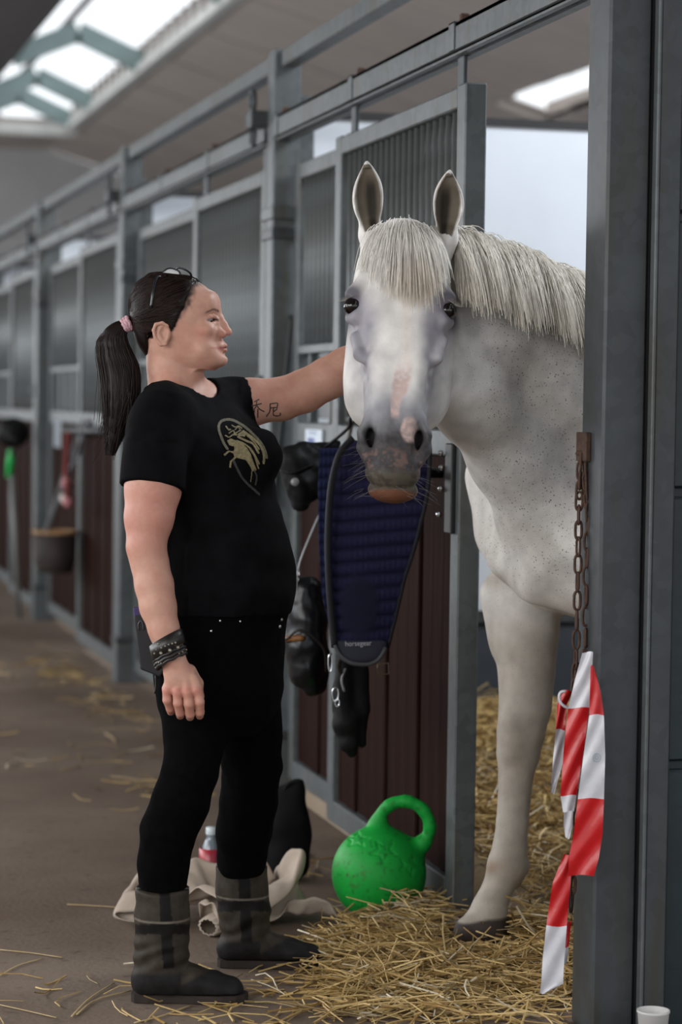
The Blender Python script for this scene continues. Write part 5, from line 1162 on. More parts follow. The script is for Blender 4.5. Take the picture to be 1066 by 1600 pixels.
# ------------------------------------------------------------------ straw
def straw_mesh(name, base, N_, lmin, lmax, r, tiltmax, seed, yaw=None):
    g = np.random.default_rng(seed); p = base; L = g.uniform(lmin, lmax, N_) * g.uniform(.6, 1, N_); th = g.uniform(0, 2 * math.pi, N_) if yaw is None else g.normal(yaw, 0.8, N_); ti = g.normal(0, tiltmax, N_)
    d = np.stack([np.cos(th) * np.cos(ti), np.sin(th) * np.cos(ti), np.sin(ti)], 1); bend = g.normal(0, 0.09, (N_, 3)); bend[:, 2] *= 0.6
    m = 4; u = np.linspace(-.5, .5, m); pth = p[:, None] + d[:, None] * (u[None, :, None] * L[:, None, None]) + bend[:, None] * (L[:, None, None] * (1 - 4 * u ** 2)[None, :, None])
    lowz = pth[:, :, 2].min(1); pth[:, :, 2] += np.maximum(0.003 - lowz, 0)[:, None]
    V, Q = strands(pth, r * g.uniform(.5, 1.3, N_), 0.9, 4); me = mesh_np(name, V, Q, smooth=False)
    t_ = g.uniform(0, 1, N_)[:, None]; c = np.array([.31, .185, .055]) * (1 - t_) + np.array([.62, .45, .19]) * t_; wh = g.uniform(0, 1, N_) > .93; c[wh] = (.70, .62, .46); dk = g.uniform(0, 1, N_) < .16; c[dk] *= 0.5
    paint(me, 'Col', np.repeat(c, m * 4, axis=0)); return me
STRAW = attr_mat('straw', 0.55, var=0.15, vscale=120, spec=0.4)
g0 = np.random.default_rng(5)
def bedh(x, y): return 0.03 + 0.27 * sstep(y, 0.55, 2.9) + 0.10 * sstep(x, 0.6, 2.2) + 0.03 * np.sin(3.1 * x + 2 * y)
nx, ny = 40, 44; gx = np.linspace(0.02, 3.9, nx); gy = np.linspace(0.22, 3.44, ny); X, Y = np.meshgrid(gx, gy, indexing='ij')
Zb = bedh(X, Y) - 0.02 + 0.02 * vnoise(np.stack([X.ravel(), Y.ravel(), 0 * X.ravel()], 1), 9).reshape(X.shape); Zb[0] = 0.004; Zb[:, 0] = 0.004
Vb = np.stack([X, Y, Zb], -1).reshape(-1, 3); i, j = np.meshgrid(np.arange(nx - 1), np.arange(ny - 1), indexing='ij'); Qb = np.stack([i * ny + j, (i + 1) * ny + j, (i + 1) * ny + j + 1, i * ny + j + 1], -1).reshape(-1, 4)
me = mesh_np('straw_bed', Vb, Qb); paint(me, 'Col', np.tile(np.array([.15, .095, .04]), (len(Vb), 1)))
bed = obj('straw_bed', me, STRAW); bed['kind'] = 'stuff'; tag(bed, 'deep golden straw bedding inside the open stall', 'straw')
N_ = 11000; bxy = np.stack([g0.uniform(0.0, 1.75, N_) ** 1.0, g0.uniform(0.30, 3.30, N_)], 1); bxy[:, 0] = np.where(bxy[:, 1] > 1.0, 0.17 + bxy[:, 0] * 0.92, bxy[:, 0]); base = np.column_stack([bxy, bedh(bxy[:, 0], bxy[:, 1]) + g0.uniform(-.02, .035, N_)])
o = obj('stalks', straw_mesh('stalks', base, N_, .08, .26, .0026, .28, 21), STRAW, bed); o['kind'] = 'stuff'
N_ = 5200; px = np.concatenate([g0.normal(690, 95, N_ * 2 // 3), g0.uniform(520, 900, N_ - N_ * 2 // 3)]); py = np.concatenate([g0.normal(1490, 38, N_ * 2 // 3), g0.uniform(1455, 1600, N_ - N_ * 2 // 3)])
ok = (px > 470) & (px < 925) & (py > 1415) & (py < 1640) & ~((px > 700) & (py < 1440)) & ~((px < 560) & (py < 1470)) & ~((px > 680) & (px < 825) & (py < 1503)) & ~((py > 1560) & (g0.uniform(0, 1, len(px)) < .55)); fl = np.array([floor_at(a_, b_) for a_, b_ in zip(px[ok], py[ok])])
fl[:, 2] = np.abs(g0.normal(0, .022, len(fl))) + 0.075 * np.exp(-(((px[ok] - 640) / 60) ** 2 + ((py[ok] - 1452) / 30) ** 2)) * g0.uniform(.1, 1.1, len(fl))
pl = obj('straw_pile', straw_mesh('straw_pile', fl, len(fl), .10, .30, .0021, .16, 22), STRAW); pl['kind'] = 'stuff'; tag(pl, 'loose straw heap spilling onto the aisle in front of the hoof', 'straw')
# loose stalks and wisps over the aisle
N_ = 330; spots = []
for cx, cy, sx, sy, n in ((420, 1560, 130, 30, 70), (560, 1580, 150, 25, 90), (130, 1045, 70, 16, 170), (210, 1080, 40, 22, 120), (300, 1120, 50, 30, 50), (250, 1230, 60, 30, 22), (480, 1310, 30, 30, 40), (130, 1180, 90, 40, 20), (90, 1560, 80, 25, 10)):
    for _ in range(n):
        q_ = floor_at(g0.normal(cx, sx), max(g0.normal(cy, sy), 1000), 0.005)
        if q_[0] < -0.16: spots.append(q_)
sc_ = obj('scattered_straw', straw_mesh('scattered_straw', np.array(spots), len(spots), .06, .24, .0022, .05, 23), STRAW); sc_['kind'] = 'stuff'; tag(sc_, 'thin straws scattered over the aisle floor', 'straw')
for k_, pts in enumerate(([(0, 1484), (50, 1489), (97, 1496)], [(0, 1524), (30, 1508), (66, 1498)], [(0, 1570), (45, 1580), (88, 1590)], [(112, 1588), (140, 1560), (178, 1536)], [(120, 1585), (150, 1562), (205, 1548)], [(105, 1413), (145, 1415), (188, 1418)], [(210, 1598), (250, 1588), (300, 1570)], [(505, 1522), (530, 1517), (560, 1508)])):
    w3 = spline([floor_at(x, y, 0.004) for x, y in pts], 8); lo_ = tube('long_straw', w3, 0.0024, STRAW2 if k_ else mat('dry_straw', (.46, .34, .17), .6), None, 6, flat=0.6); STRAW2 = lo_.data.materials[0]
    tag(lo_, ['pale straw lying at the left edge nearest the wall side', 'bent straw below the pale straw at the left edge', 'brown straw low at the left edge', 'upper twig of the forked straw by the near boot heel', 'lower twig of the forked straw by the near boot heel', 'long straw reaching the beige jacket', 'thick straw below the near boot', 'straw against the toe of the far boot'][k_], 'straw', 'single long straws on the aisle floor')

# ------------------------------------------------------------------ green handle ball
def ball():
    c = P(592.5, 1356, 6.56); r = 0.1285; c[2] = r + 0.002; c = c
    t = thing('horse_ball', 'bright green rubber horse ball with handle and moulded stars', 'ball', (c[0], c[1], 0))
    s = SDF(); s.ell(c, (r, r, r), None, 0.01)
    s.chain([(P(592, 1300, 6.56), .026), (P(590, 1288, 6.56), .021)], 0.03)
    hp = [P(591, 1284, 6.56), P(600, 1266, 6.55), P(618, 1254, 6.545), P(640, 1253, 6.54), P(660, 1264, 6.54), P(671, 1284, 6.54), P(670, 1304, 6.545), P(660, 1319, 6.55), P(645, 1330, 6.56)]
    hs = spline(hp, 22); s.chain([(p, .0165 + 0.0012 * math.sin(i * 1.9)) for i, p in enumerate(hs)], 0.02, 0.004); s.rc(P(655, 1322, 6.55), .02, P(640, 1332, 6.56), .028, 0.03)
    V, Q = polyg(s, 0.0045)
    d = V - c
    # moulded five-point stars: grooves where the outline runs
    pj = to_px(V); dep = np.zeros(len(V))
    def star(cx, cy, R_, rot, sq):
        pts = []
        for i in range(10):
            a_ = rot + i * math.pi / 5; rr = R_ if i % 2 == 0 else R_ * 0.45; pts.append((cx + rr * math.sin(a_), cy - rr * math.cos(a_) * sq))
        return pts
    near = d @ CF < 0
    for cx, cy, R_, rot, sq in ((558, 1312, 19, 0.1, .62), (600, 1330, 21, math.pi + 0.05, .85), (640, 1352, 17, .4, .9)):
        q = star(cx, cy, R_, rot, sq)
        for a_, b_ in zip(q, q[1:] + q[:1]):
            a_ = np.array(a_); b_ = np.array(b_); e = b_ - a_; tt_ = np.clip(((pj[:, :2] - a_) @ e) / (e @ e), 0, 1); ds = np.linalg.norm(pj[:, :2] - a_ - tt_[:, None] * e, axis=1); dep = np.maximum(dep, np.exp(-(ds / 1.5) ** 2))
    V = V - (d / np.linalg.norm(d, axis=1)[:, None]) * (dep * near * 0.0035)[:, None]
    C = np.tile(np.array([0.008, 0.33, 0.042]), (len(V), 1)); dirt = sstep(vnoise(V, 45, 3) * .6 + vnoise(V, 110, 4) * .5, .58, .75) * np.exp(-(((pj[:, 0] - 545) / 24) ** 2 + ((pj[:, 1] - 1368) / 20) ** 2)) * near
    C = C * (1 - dirt[:, None]) + np.array([.06, .05, .02]) * dirt[:, None]
    d2 = sstep(vnoise(V, 120, 8), .72, .8) * .5; C = C * (1 - d2[:, None]) + np.array([.012, .10, .02]) * d2[:, None]
    me = mesh_np('ball_shell', V, Q); paint(me, 'Col', C)
    up_ = (V - c)[:, 2] > 0
    obj('ball_shell', me, attr_mat('green_rubber', 0.5, var=0.08, vscale=30, bump=0.05, bscale=200, spec=0.25), t)
ball()

# ------------------------------------------------------------------ beige jacket on the floor
def jacket():
    t = thing('jacket', 'crumpled beige jacket lying on the floor behind the boots', 'jacket', tuple(floor_at(380, 1440)))
    nu, nv = 29, 22
    # crumpled sheet, millimetres
    p = np.array([
        -428, -151, 8, -429, -149, 30, -405, -149, 49, -394, -125, 68, -368, -131, 99, -321, -138, 109, -305, -121, 98, -314, -100, 91, -295, -83, 90, -272, -74, 64, -257, -57, 92, -244, -32, 106, -239, 1, 116, -215, 16, 104, -223, 51, 92, -203, 83, 104, -175, 100, 93, -158, 123, 93, -154, 147, 68, -112, 168, 86, -82, 177, 68, -67, 201, 60,
        -418, -166, 10, -421, -174, 59, -395, -168, 69, -373, -156, 90, -344, -146, 89, -325, -131, 89, -312, -122, 70, -306, -97, 77, -303, -69, 75, -281, -57, 73, -258, -35, 76, -235, -19, 87, -227, -4, 83, -223, 38, 91, -194, 46, 98, -187, 84, 80, -140, 93, 95, -132, 117, 83, -98, 134, 89, -54, 148, 75, -48, 170, 51, -69, 199, 34,
        -421, -198, 26, -413, -191, 51, -384, -179, 61, -382, -151, 69, -348, -140, 67, -340, -115, 74, -333, -102, 75, -319, -83, 83, -310, -50, 83, -275, -44, 82, -255, -20, 76, -237, -5, 64, -223, 16, 59, -207, 36, 71, -178, 41, 73, -164, 70, 80, -159, 99, 73, -137, 122, 71, -98, 136, 75, -72, 145, 52, -54, 166, 31, -61, 187, 12,
        -401, -216, 9, -383, -192, 9, -377, -166, 19, -389, -141, 41, -382, -121, 62, -367, -91, 69, -352, -73, 89, -330, -60, 100, -304, -40, 111, -272, -26, 103, -250, 2, 94, -246, 18, 81, -257, 51, 67, -223, 50, 68, -202, 57, 87, -193, 85, 69, -179, 107, 62, -128, 119, 52, -106, 143, 58, -90, 159, 49, -84, 188, 33, -76, 160, 8,
        -333, -240, 6, -354, -211, 18, -340, -185, 11, -347, -155, 17, -341, -130, 36, -348, -105, 54, -309, -76, 47, -306, -43, 48, -288, -22, 65, -265, 2, 72, -298, 0, 92, -272, 32, 84, -288, 60, 86, -263, 73, 84, -252, 100, 72, -216, 109, 80, -208, 120, 60, -182, 131, 49, -168, 154, 40, -128, 163, 41, -106, 177, 25, -88, 182, 7,
        -315, -264, 11, -296, -242, 11, -299, -215, 11, -309, -185, 15, -295, -156, 16, -284, -125, 8, -273, -93, 16, -277, -65, 28, -246, -52, 40, -266, -26, 44, -289, -12, 47, -290, 22, 42, -291, 39, 45, -286, 68, 52, -266, 80, 39, -235, 94, 43, -206, 87, 56, -205, 97, 32, -182, 119, 32, -150, 148, 38, -132, 140, 13, -109, 171, 12,
        -289, -286, 33, -282, -267, 28, -291, -235, 30, -295, -208, 26, -282, -181, 13, -287, -151, 25, -268, -119, 8, -243, -85, 6, -240, -60, 8, -240, -37, 24, -260, -21, 34, -277, -1, 10, -278, 28, 22, -276, 51, 8, -258, 57, 21, -246, 68, 47, -227, 66, 24, -210, 68, 25, -179, 83, 23, -154, 98, 39, -127, 110, 31, -107, 126, 37,
        -308, -305, 34, -319, -273, 41, -315, -244, 35, -297, -224, 46, -283, -199, 39, -259, -167, 11, -267, -145, 25, -246, -110, 15, -237, -82, 24, -217, -50, 19, -229, -20, 18, -249, -7, 31, -265, 4, 21, -254, 33, 26, -248, 46, 12, -233, 36, 51, -208, 50, 55, -198, 39, 31, -178, 47, 24, -144, 64, 24, -125, 80, 36, -114, 97, 72,
        -310, -288, 7, -332, -277, 10, -339, -248, 14, -321, -230, 29, -320, -210, 34, -304, -191, 45, -275, -158, 44, -265, -127, 32, -245, -106, 36, -223, -71, 25, -218, -47, 34, -222, -8, 32, -241, 2, 45, -259, 23, 41, -248, 22, 13, -200, 2, 47, -202, 18, 56, -162, 21, 65, -148, 20, 50, -126, 30, 31, -112, 50, 48, -98, 60, 75,
        -348, -310, 8, -369, -289, 23, -373, -264, 34, -370, -238, 20, -354, -209, 44, -346, -186, 23, -306, -164, 54, -291, -149, 39, -285, -115, 32, -267, -85, 37, -248, -61, 46, -217, -43, 64, -221, -29, 61, -217, -25, 71, -201, -18, 57, -173, -30, 62, -166, -25, 85, -143, -11, 89, -127, -20, 68, -97, -11, 57, -76, 7, 62, -68, 27, 78,
        -407, -317, 13, -404, -284, 10, -417, -252, 8, -396, -230, 37, -394, -210, 28, -370, -191, 38, -344, -164, 50, -334, -151, 63, -305, -132, 68, -271, -121, 68, -274, -100, 76, -247, -73, 80, -224, -74, 105, -204, -58, 94, -185, -69, 75, -150, -60, 65, -137, -57, 115, -110, -43, 115, -81, -50, 107, -59, -50, 91, -42, -43, 88, -33, -13, 81,
        -433, -304, 22, -445, -275, 10, -434, -258, 28, -424, -231, 45, -399, -207, 54, -361, -203, 52, -364, -190, 76, -327, -164, 76, -307, -155, 100, -276, -139, 85, -252, -120, 91, -236, -115, 117, -206, -106, 129, -178, -94, 119, -152, -87, 109, -126, -95, 120, -111, -73, 106, -79, -79, 115, -53, -68, 105, -28, -76, 123, -14, -65, 118, -1, -49, 86,
        -426, -299, 28, -434, -276, 36, -417, -257, 51, -405, -236, 66, -376, -216, 60, -349, -210, 82, -325, -191, 68, -293, -172, 67, -267, -156, 78, -253, -158, 108, -228, -136, 90, -202, -132, 112, -198, -97, 107, -163, -115, 96, -133, -110, 101, -104, -110, 107, -81, -95, 96, -63, -105, 108, -43, -76, 100, -20, -94, 124, 4, -82, 118, 18, -68, 85,
        -413, -301, 28, -389, -287, 49, -382, -264, 64, -357, -242, 68, -323, -228, 53, -301, -212, 69, -277, -193, 71, -252, -176, 56, -232, -171, 78, -213, -154, 81, -192, -147, 85, -178, -137, 71, -176, -96, 80, -144, -96, 86, -125, -96, 70, -99, -90, 80, -69, -98, 75, -44, -106, 90, -29, -93, 79, -6, -106, 83, 17, -102, 70, 31, -93, 76,
        -361, -310, 29, -355, -291, 56, -329, -273, 65, -302, -252, 53, -272, -239, 57, -248, -221, 69, -225, -206, 56, -202, -189, 58, -180, -177, 70, -167, -165, 49, -161, -146, 38, -141, -133, 39, -139, -112, 25, -128, -75, 35, -112, -69, 38, -86, -67, 58, -61, -55, 65, -35, -71, 62, -12, -86, 49, -5, -101, 49, 6, -66, 61, -9, -53, 80,
        -310, -321, 42, -302, -304, 63, -265, -290, 40, -251, -268, 55, -208, -249, 30, -192, -235, 40, -176, -226, 57, -152, -209, 56, -134, -192, 45, -126, -192, 18, -120, -163, 21, -115, -138, 13, -108, -116, 22, -98, -107, 35, -84, -87, 14, -58, -70, 26, -37, -52, 34, -22, -64, 48, 6, -36, 53, 33, -34, 45, 33, -27, 68, 26, -7, 61,
        -273, -345, 58, -257, -319, 53, -228, -300, 45, -202, -275, 52, -188, -257, 48, -158, -251, 35, -134, -243, 28, -121, -224, 49, -110, -218, 14, -90, -195, 21, -85, -183, 22, -86, -152, 18, -72, -161, 24, -62, -133, 38, -49, -112, 27, -26, -97, 13, -9, -76, 11, 8, -45, 10, 21, -36, 31, 39, -14, 41, 49, -8, 44, 27, 18, 42,
        -246, -353, 66, -224, -332, 52, -205, -318, 54, -183, -293, 63, -153, -265, 51, -133, -252, 52, -113, -267, 25, -96, -242, 18, -94, -219, 27, -73, -219, 18, -58, -205, 24, -58, -182, 32, -60, -157, 32, -44, -148, 43, -27, -116, 37, -3, -93, 33, 10, -78, 19, 27, -55, 25, 46, -33, 21, 55, -11, 23, 46, 5, 33, 27, 33, 11,
        -225, -378, 60, -196, -370, 81, -179, -342, 54, -159, -314, 56, -143, -304, 75, -123, -274, 74, -103, -261, 67, -95, -249, 55, -79, -240, 36, -84, -217, 56, -78, -195, 65, -65, -169, 68, -48, -159, 51, -27, -157, 30, -17, -134, 41, 11, -93, 46, 32, -85, 40, 43, -68, 33, 59, -40, 28, 62, -18, 44, 63, 15, 34, 53, 34, 14,
        -190, -434, 94, -170, -411, 97, -155, -385, 77, -139, -370, 71, -124, -335, 74, -101, -316, 69, -85, -300, 91, -77, -281, 64, -64, -257, 78, -58, -239, 79, -47, -209, 78, -53, -185, 60, -13, -178, 68, 14, -163, 53, 14, -137, 56, 46, -115, 54, 55, -98, 70, 38, -83, 72, 36, -57, 69, 46, -29, 76, 65, 10, 57, 30, 21, 54,
        -171, -460, 79, -147, -449, 91, -133, -423, 89, -115, -405, 79, -101, -381, 59, -88, -352, 58, -68, -329, 69, -50, -318, 82, -36, -294, 78, -7, -284, 98, -16, -251, 77, 15, -230, 77, 10, -207, 74, 39, -186, 95, 46, -155, 83, 65, -144, 87, 61, -118, 91, 43, -105, 121, 33, -79, 107, 23, -50, 90, 15, -24, 93, 15, -2, 72,
        -135, -506, 77, -125, -481, 79, -114, -454, 82, -106, -438, 77, -89, -412, 67, -81, -384, 43, -52, -374, 59, -44, -338, 47, -19, -327, 60, -4, -303, 70, 5, -280, 75, 39, -272, 86, 49, -239, 85, 71, -212, 86, 79, -187, 103, 83, -169, 117, 91, -150, 147, 73, -121, 134, 75, -88, 150, 55, -72, 122, 42, -41, 98, 30, -14, 106,
        -106, -518, 56, -108, -515, 77, -90, -481, 68, -91, -458, 56, -94, -431, 49, -69, -414, 43, -54, -388, 43, -42, -362, 35, -16, -346, 36, 4, -325, 41, 19, -305, 50, 40, -290, 72, 57, -260, 81, 83, -238, 95, 90, -217, 127, 104, -191, 146, 103, -161, 141, 102, -132, 143, 85, -111, 129, 79, -86, 125, 64, -65, 103, 52, -37, 94,
        -96, -547, 44, -71, -522, 57, -68, -492, 33, -62, -465, 49, -77, -436, 33, -97, -412, 33, -70, -404, 16, -61, -370, 14, -53, -347, 24, -18, -322, 28, 14, -304, 28, 44, -290, 44, 73, -277, 65, 80, -253, 80, 95, -231, 107, 107, -207, 118, 119, -182, 138, 117, -148, 130, 110, -116, 124, 79, -108, 108, 88, -74, 85, 75, -53, 73,
        -83, -537, 22, -76, -515, 12, -77, -485, 11, -90, -455, 10, -108, -421, 9, -102, -395, 8, -111, -370, 19, -90, -365, 38, -69, -339, 19, -62, -321, 49, -29, -314, 47, 6, -280, 43, 44, -269, 50, 79, -256, 63, 86, -238, 82, 102, -213, 85, 99, -181, 76, 109, -156, 88, 85, -131, 98, 85, -115, 77, 88, -100, 52, 124, -87, 33,
        -124, -534, 10, -125, -495, 39, -126, -474, 12, -120, -443, 13, -120, -414, 41, -140, -394, 29, -117, -374, 38, -111, -345, 23, -112, -332, 49, -86, -324, 59, -53, -308, 61, -17, -295, 64, 15, -278, 57, 24, -256, 66, 55, -229, 54, 42, -204, 72, 48, -182, 70, 71, -172, 64, 94, -164, 44, 87, -146, 27, 108, -129, 32, 140, -121, 28,
        -127, -519, 48, -138, -489, 44, -145, -454, 44, -143, -416, 62, -150, -402, 62, -168, -375, 50, -149, -361, 25, -155, -342, 38, -141, -320, 51, -108, -307, 54, -82, -292, 41, -63, -277, 54, -29, -256, 61, -31, -239, 55, -2, -218, 43, 22, -201, 36, 49, -193, 36, 84, -193, 11, 100, -187, 17, 132, -176, 7, 152, -164, 22, 175, -157, 13,
        -142, -501, 69, -147, -473, 59, -160, -428, 77, -172, -414, 58, -175, -386, 57, -184, -366, 40, -170, -344, 23, -168, -321, 18, -154, -307, 28, -112, -292, 34, -91, -276, 35, -72, -259, 37, -39, -262, 34, -21, -245, 32, 5, -231, 25, 34, -224, 7, 62, -205, 23, 102, -211, 18, 120, -193, 28, 148, -190, 35, 168, -188, 29, 211, -194, 21,
        -159, -498, 59, -171, -470, 55, -188, -435, 63, -183, -409, 36, -181, -390, 29, -186, -350, 25, -149, -350, 8, -130, -325, 19, -119, -294, 17, -103, -270, 24, -72, -271, 13, -47, -263, 20, -29, -256, 7, -2, -252, 7, 24, -258, 10, 58, -242, 25, 64, -209, 54, 112, -216, 46, 136, -209, 58, 167, -225, 50, 194, -215, 45, 209, -211, 7,], float).reshape(-1, 3) / 1000.0
    o_ = floor_at(352, 1468) + FH * 0.205
    V = o_ + RH * ((p[:, :1] + 0.117) * 0.93 - 0.01) + FH * (p[:, 1:2] + 0.173) * 0.55 + UP * p[:, 2:3] * 1.42
    i, j = np.meshgrid(np.arange(nu - 1), np.arange(nv - 1), indexing='ij'); Q = np.stack([i * nv + j, (i + 1) * nv + j, (i + 1) * nv + j + 1, i * nv + j + 1], -1).reshape(-1, 4)
    co = obj('cloth', mesh_np('cloth', V, Q), mat('beige_canvas', (0.40, 0.33, 0.27), 0.8, spec=0.2, var=0.08, scale=20, bump=0.1, bscale=250), t)
    sm = co.modifiers.new('sub', 'SUBSURF'); sm.levels = 2; sm.render_levels = 2
    so = co.modifiers.new('thick', 'SOLIDIFY'); so.thickness = 0.003; so.offset = 0
    # ribbed cuff
    c0, c1 = floor_at(325, 1465) + np.array([0, 0, .028]), floor_at(352, 1458) + np.array([0, 0, .035]); ax_ = unit(c1 - c0); e1 = unit(np.cross(ax_, UP)); e2 = np.cross(ax_, e1); V = []; a = np.arange(40) * 2 * math.pi / 40
    for u, rr in ((0, .024), (0, .030), (.25, .034), (.6, .036), (1, .034)): V.append(c0 + (c1 - c0) * u * 1.3 + (rr + .0022 * np.cos(a * 12))[:, None] * (np.cos(a)[:, None] * e1 * 1.1 + np.sin(a)[:, None] * e2 * .8))
    V = np.vstack(V); Q = np.vstack([np.stack([i * 40 + np.arange(40), i * 40 + (np.arange(40) + 1) % 40, (i + 1) * 40 + (np.arange(40) + 1) % 40, (i + 1) * 40 + np.arange(40)], 1) for i in range(4)])
    obj('ribbed_cuff', mesh_np('ribbed_cuff', V, Q), mat('beige_rib', (0.34, 0.28, 0.225), 0.85), t)
jacket()
# bottle and black bag behind it
def bottle():
    b = floor_at(329, 1400); t = thing('drink_bottle', 'small plastic bottle with white cap and red label behind the jacket', 'bottle', (b[0], b[1], 0))
    def lt(prof, nm, m):
        V, Q, _ = lathe([(r_, z_ * 0.86) for r_, z_ in prof], 28); obj(nm, mesh_np(nm, V + np.array([b[0], b[1], 0]), Q), m, t)
    lt([(0, .003), (.030, .003), (.033, .012), (.033, .13), (.030, .15), (.018, .185), (.0135, .195), (.0135, .205)], 'bottle_body', mat('bottle_plastic', (0.16, 0.19, 0.22), 0.12, spec=0.6))
    lt([(.0334, .09), (.0337, .092), (.0337, .158), (.030, .160)], 'wrapper', mat('red_wrapper', (0.40, 0.006, 0.012), 0.3, col2=(0.28, 0.02, 0.04), scale=18))
    lt([(0.0, .229), (.0145, .229), (.0155, .227), (.0155, .208), (.014, .205)], 'cap', mat('white_cap', (0.62, 0.68, 0.72), 0.4))
bottle()
def bag():
    t = thing('black_bag', 'black cloth bag standing on the floor behind the jacket', 'bag', tuple(floor_at(448, 1372)))
    s = SDF(); z = 7.1
    s.chain([(P(440, 1345, z), .055), (P(440, 1290, z), .062), (P(442, 1250, z), .045)], 0.03, 0.02); s.chain([(P(455, 1350, z), .05), (P(460, 1280, z), .045), (P(462, 1245, z), .03)], 0.03, 0.02)
    s.chain([(P(452, 1255, z), .035), (P(464, 1232, z), .018), (P(469, 1222, z), .006)], 0.03, 0.01); half(s, (0, 0, -1), -0.003, 0.004)
    V, Q = polyg(s, 0.006); g = s.grad(V); V = V + g * ((vnoise(V, 18, 2) - .5) * .018)[:, None]; V[:, 2] = np.maximum(V[:, 2], 0.002)
    m = mat('black_cloth_bag', (0.007, 0.007, 0.008), 0.9, spec=0.15); obj('bag_body', mesh_np('bag_body', V, Q), m, t)
    tube('handle', spline([P(440, 1250, z - .02), P(448, 1228, z - .03), P(462, 1226, z - .02), P(470, 1250, z - .02)], 14), 0.006, m, t, 8)
bag()

# ------------------------------------------------------------------ chain and barrier tape on the near post
def chain():
    t = thing('chain', 'rusty iron chain hanging from a hook on the near post', 'chain', tuple(P(925, 705, 5.43)))
    hk = obj('hook_plate', boxbm((-0.068, 0.10, 1.28), (-0.0552, 0.165, 1.345), 0.002), M['rust'], t)
    tube('hook_pin', [P(902, 708, 5.43), P(932, 708, 5.40)], 0.006, M['rust'], hk, 8)
    tube('hook_bolt', [P(920, 728, 5.43), P(936, 728, 5.41)], 0.007, M['rust'], hk, 8)
    a = np.linspace(0, 2 * math.pi, 21)[:-1]; ux = 0.0075 * np.cos(a); uy = 0.0135 * np.sin(a) + 0.0075 * np.sign(np.sin(a)) * np.minimum(np.abs(np.sin(a)) * 3, 1)
    V, Q, T_ = tube_np(np.stack([ux, 0 * a, uy], 1), 0.0033, 6, True); lm = mesh_np('link', V, Q, None); lm.materials.append(M['rust'])
    def strand(pts, n):
        c = spline([P(*p) for p in pts], n)
        for i in range(n):
            d = unit(c[min(i + 1, n - 1)] - c[max(i - 1, 0)]); zx = Vector(-d); rot = zx.to_track_quat('Z', 'Y').to_matrix().to_4x4() @ Matrix.Rotation(math.radians(20 + 90 * (i % 2) + 8 * math.sin(i * 2.1)), 4, 'Z')
            o = bpy.data.objects.new('link', lm); COL.objects.link(o); o.parent = t; o.matrix_parent_inverse = t.matrix_basis.inverted(); o.matrix_basis = Matrix.Translation(Vector(c[i])) @ rot
    strand([(908, 720, 5.425), (905, 790, 5.43), (903, 900, 5.43), (900, 1030, 5.43)], 14)
    strand([(916, 738, 5.42), (919, 800, 5.42), (917, 900, 5.42), (914, 1030, 5.42)], 13)
    strand([(900, 1050, 5.43), (899, 1090, 5.43), (905, 1160, 5.43), (903, 1250, 5.43), (898, 1330, 5.43), (893, 1410, 5.43)], 16)
chain()
TAPE = attr_mat('glossy_barrier_tape', 0.28, var=0.06, vscale=40, bump=0.12, bscale=60, spec=0.5)
RED = (0.52, 0.008, 0.010); WHT = (0.60, 0.60, 0.64)
def ribbon(parent, rows, zc, amp=0.006, seed=0):
    """rows: (y, x_left, x_right, colour), depth wanders a little like hanging film"""
    rows_ = []
    for (y0, l0, r0, c0), (y1, l1, r1, c1) in zip(rows[:-1], rows[1:]):
        n = max(2, int((y1 - y0) / 5))
        for i in range(n): u = i / n; rows_.append((y0 + (y1 - y0) * u, l0 + (l1 - l0) * u, r0 + (r1 - r0) * u, c0))
    rows_.append((*rows[-1][:3], rows[-2][3])); m = 9; V = []; C = []
    for i, (y, l, r, c) in enumerate(rows_):
        for j in range(m):
            u = j / (m - 1); z = zc + amp * math.sin(u * 4.2 + seed + y * 0.012) + 0.003 * math.sin(y * .09 + 7 * u + seed); V.append(P(l + (r - l) * u, y + 1.2 * math.sin(u * 5 + seed), z)); C.append(c)
    n = len(rows_); i, j = np.meshgrid(np.arange(n - 1), np.arange(m - 1), indexing='ij'); Q = np.stack([i * m + j, i * m + j + 1, (i + 1) * m + j + 1, (i + 1) * m + j], -1).reshape(-1, 4)
    V = np.array(V); nn = len(V); V2 = np.vstack([V, V + CF * 0.0008]); Q2 = np.vstack([Q[:, ::-1], Q + nn])
    # colour per row is sharp: duplicate by face via corner colours
    me = mesh_np('strip', V2, Q2); C = np.array(C); fc = np.repeat(np.concatenate([C[Q[:, 0]], C[Q[:, 0]]]), 4, axis=0) if False else np.repeat(np.vstack([C[Q[:, 0]], C[Q[:, 0]]]), 4, axis=0)
    at_ = me.color_attributes.new('Col', 'FLOAT_COLOR', 'CORNER'); c4 = np.ones((len(fc), 4), np.float32); c4[:, :3] = fc; at_.data.foreach_set('color', c4.ravel())
    return obj('strip', me, TAPE, parent)
tp = thing('barrier_tape', 'torn red and white barrier tape tied to the chain', 'tape', tuple(P(905, 1500, 5.42)))
ribbon(tp, [(1019, 910, 927, WHT), (1060, 899, 925, WHT), (1106, 888, 921, RED), (1170, 881, 913, RED), (1243, 876, 901, WHT), (1268, 880, 897, WHT)], 5.35, .0015, 1)
ribbon(tp, [(1040, 923, 928, RED), (1080, 922, 939, RED), (1117, 921, 944, WHT), (1180, 912, 946, WHT), (1248, 903, 944, RED), (1300, 897, 942, RED), (1340, 889, 936, RED), (1368, 888, 928, RED)], 5.325, .0015, 2.2)
ribbon(tp, [(1079, 878, 895, RED), (1100, 871, 886, RED), (1140, 869, 883, WHT), (1190, 864, 880, WHT), (1240, 861, 866, WHT)], 5.42, .005, 3)
ribbon(tp, [(1255, 882, 896, WHT), (1290, 881, 895, WHT), (1310, 884, 890, WHT)], 5.40, .005, 4)
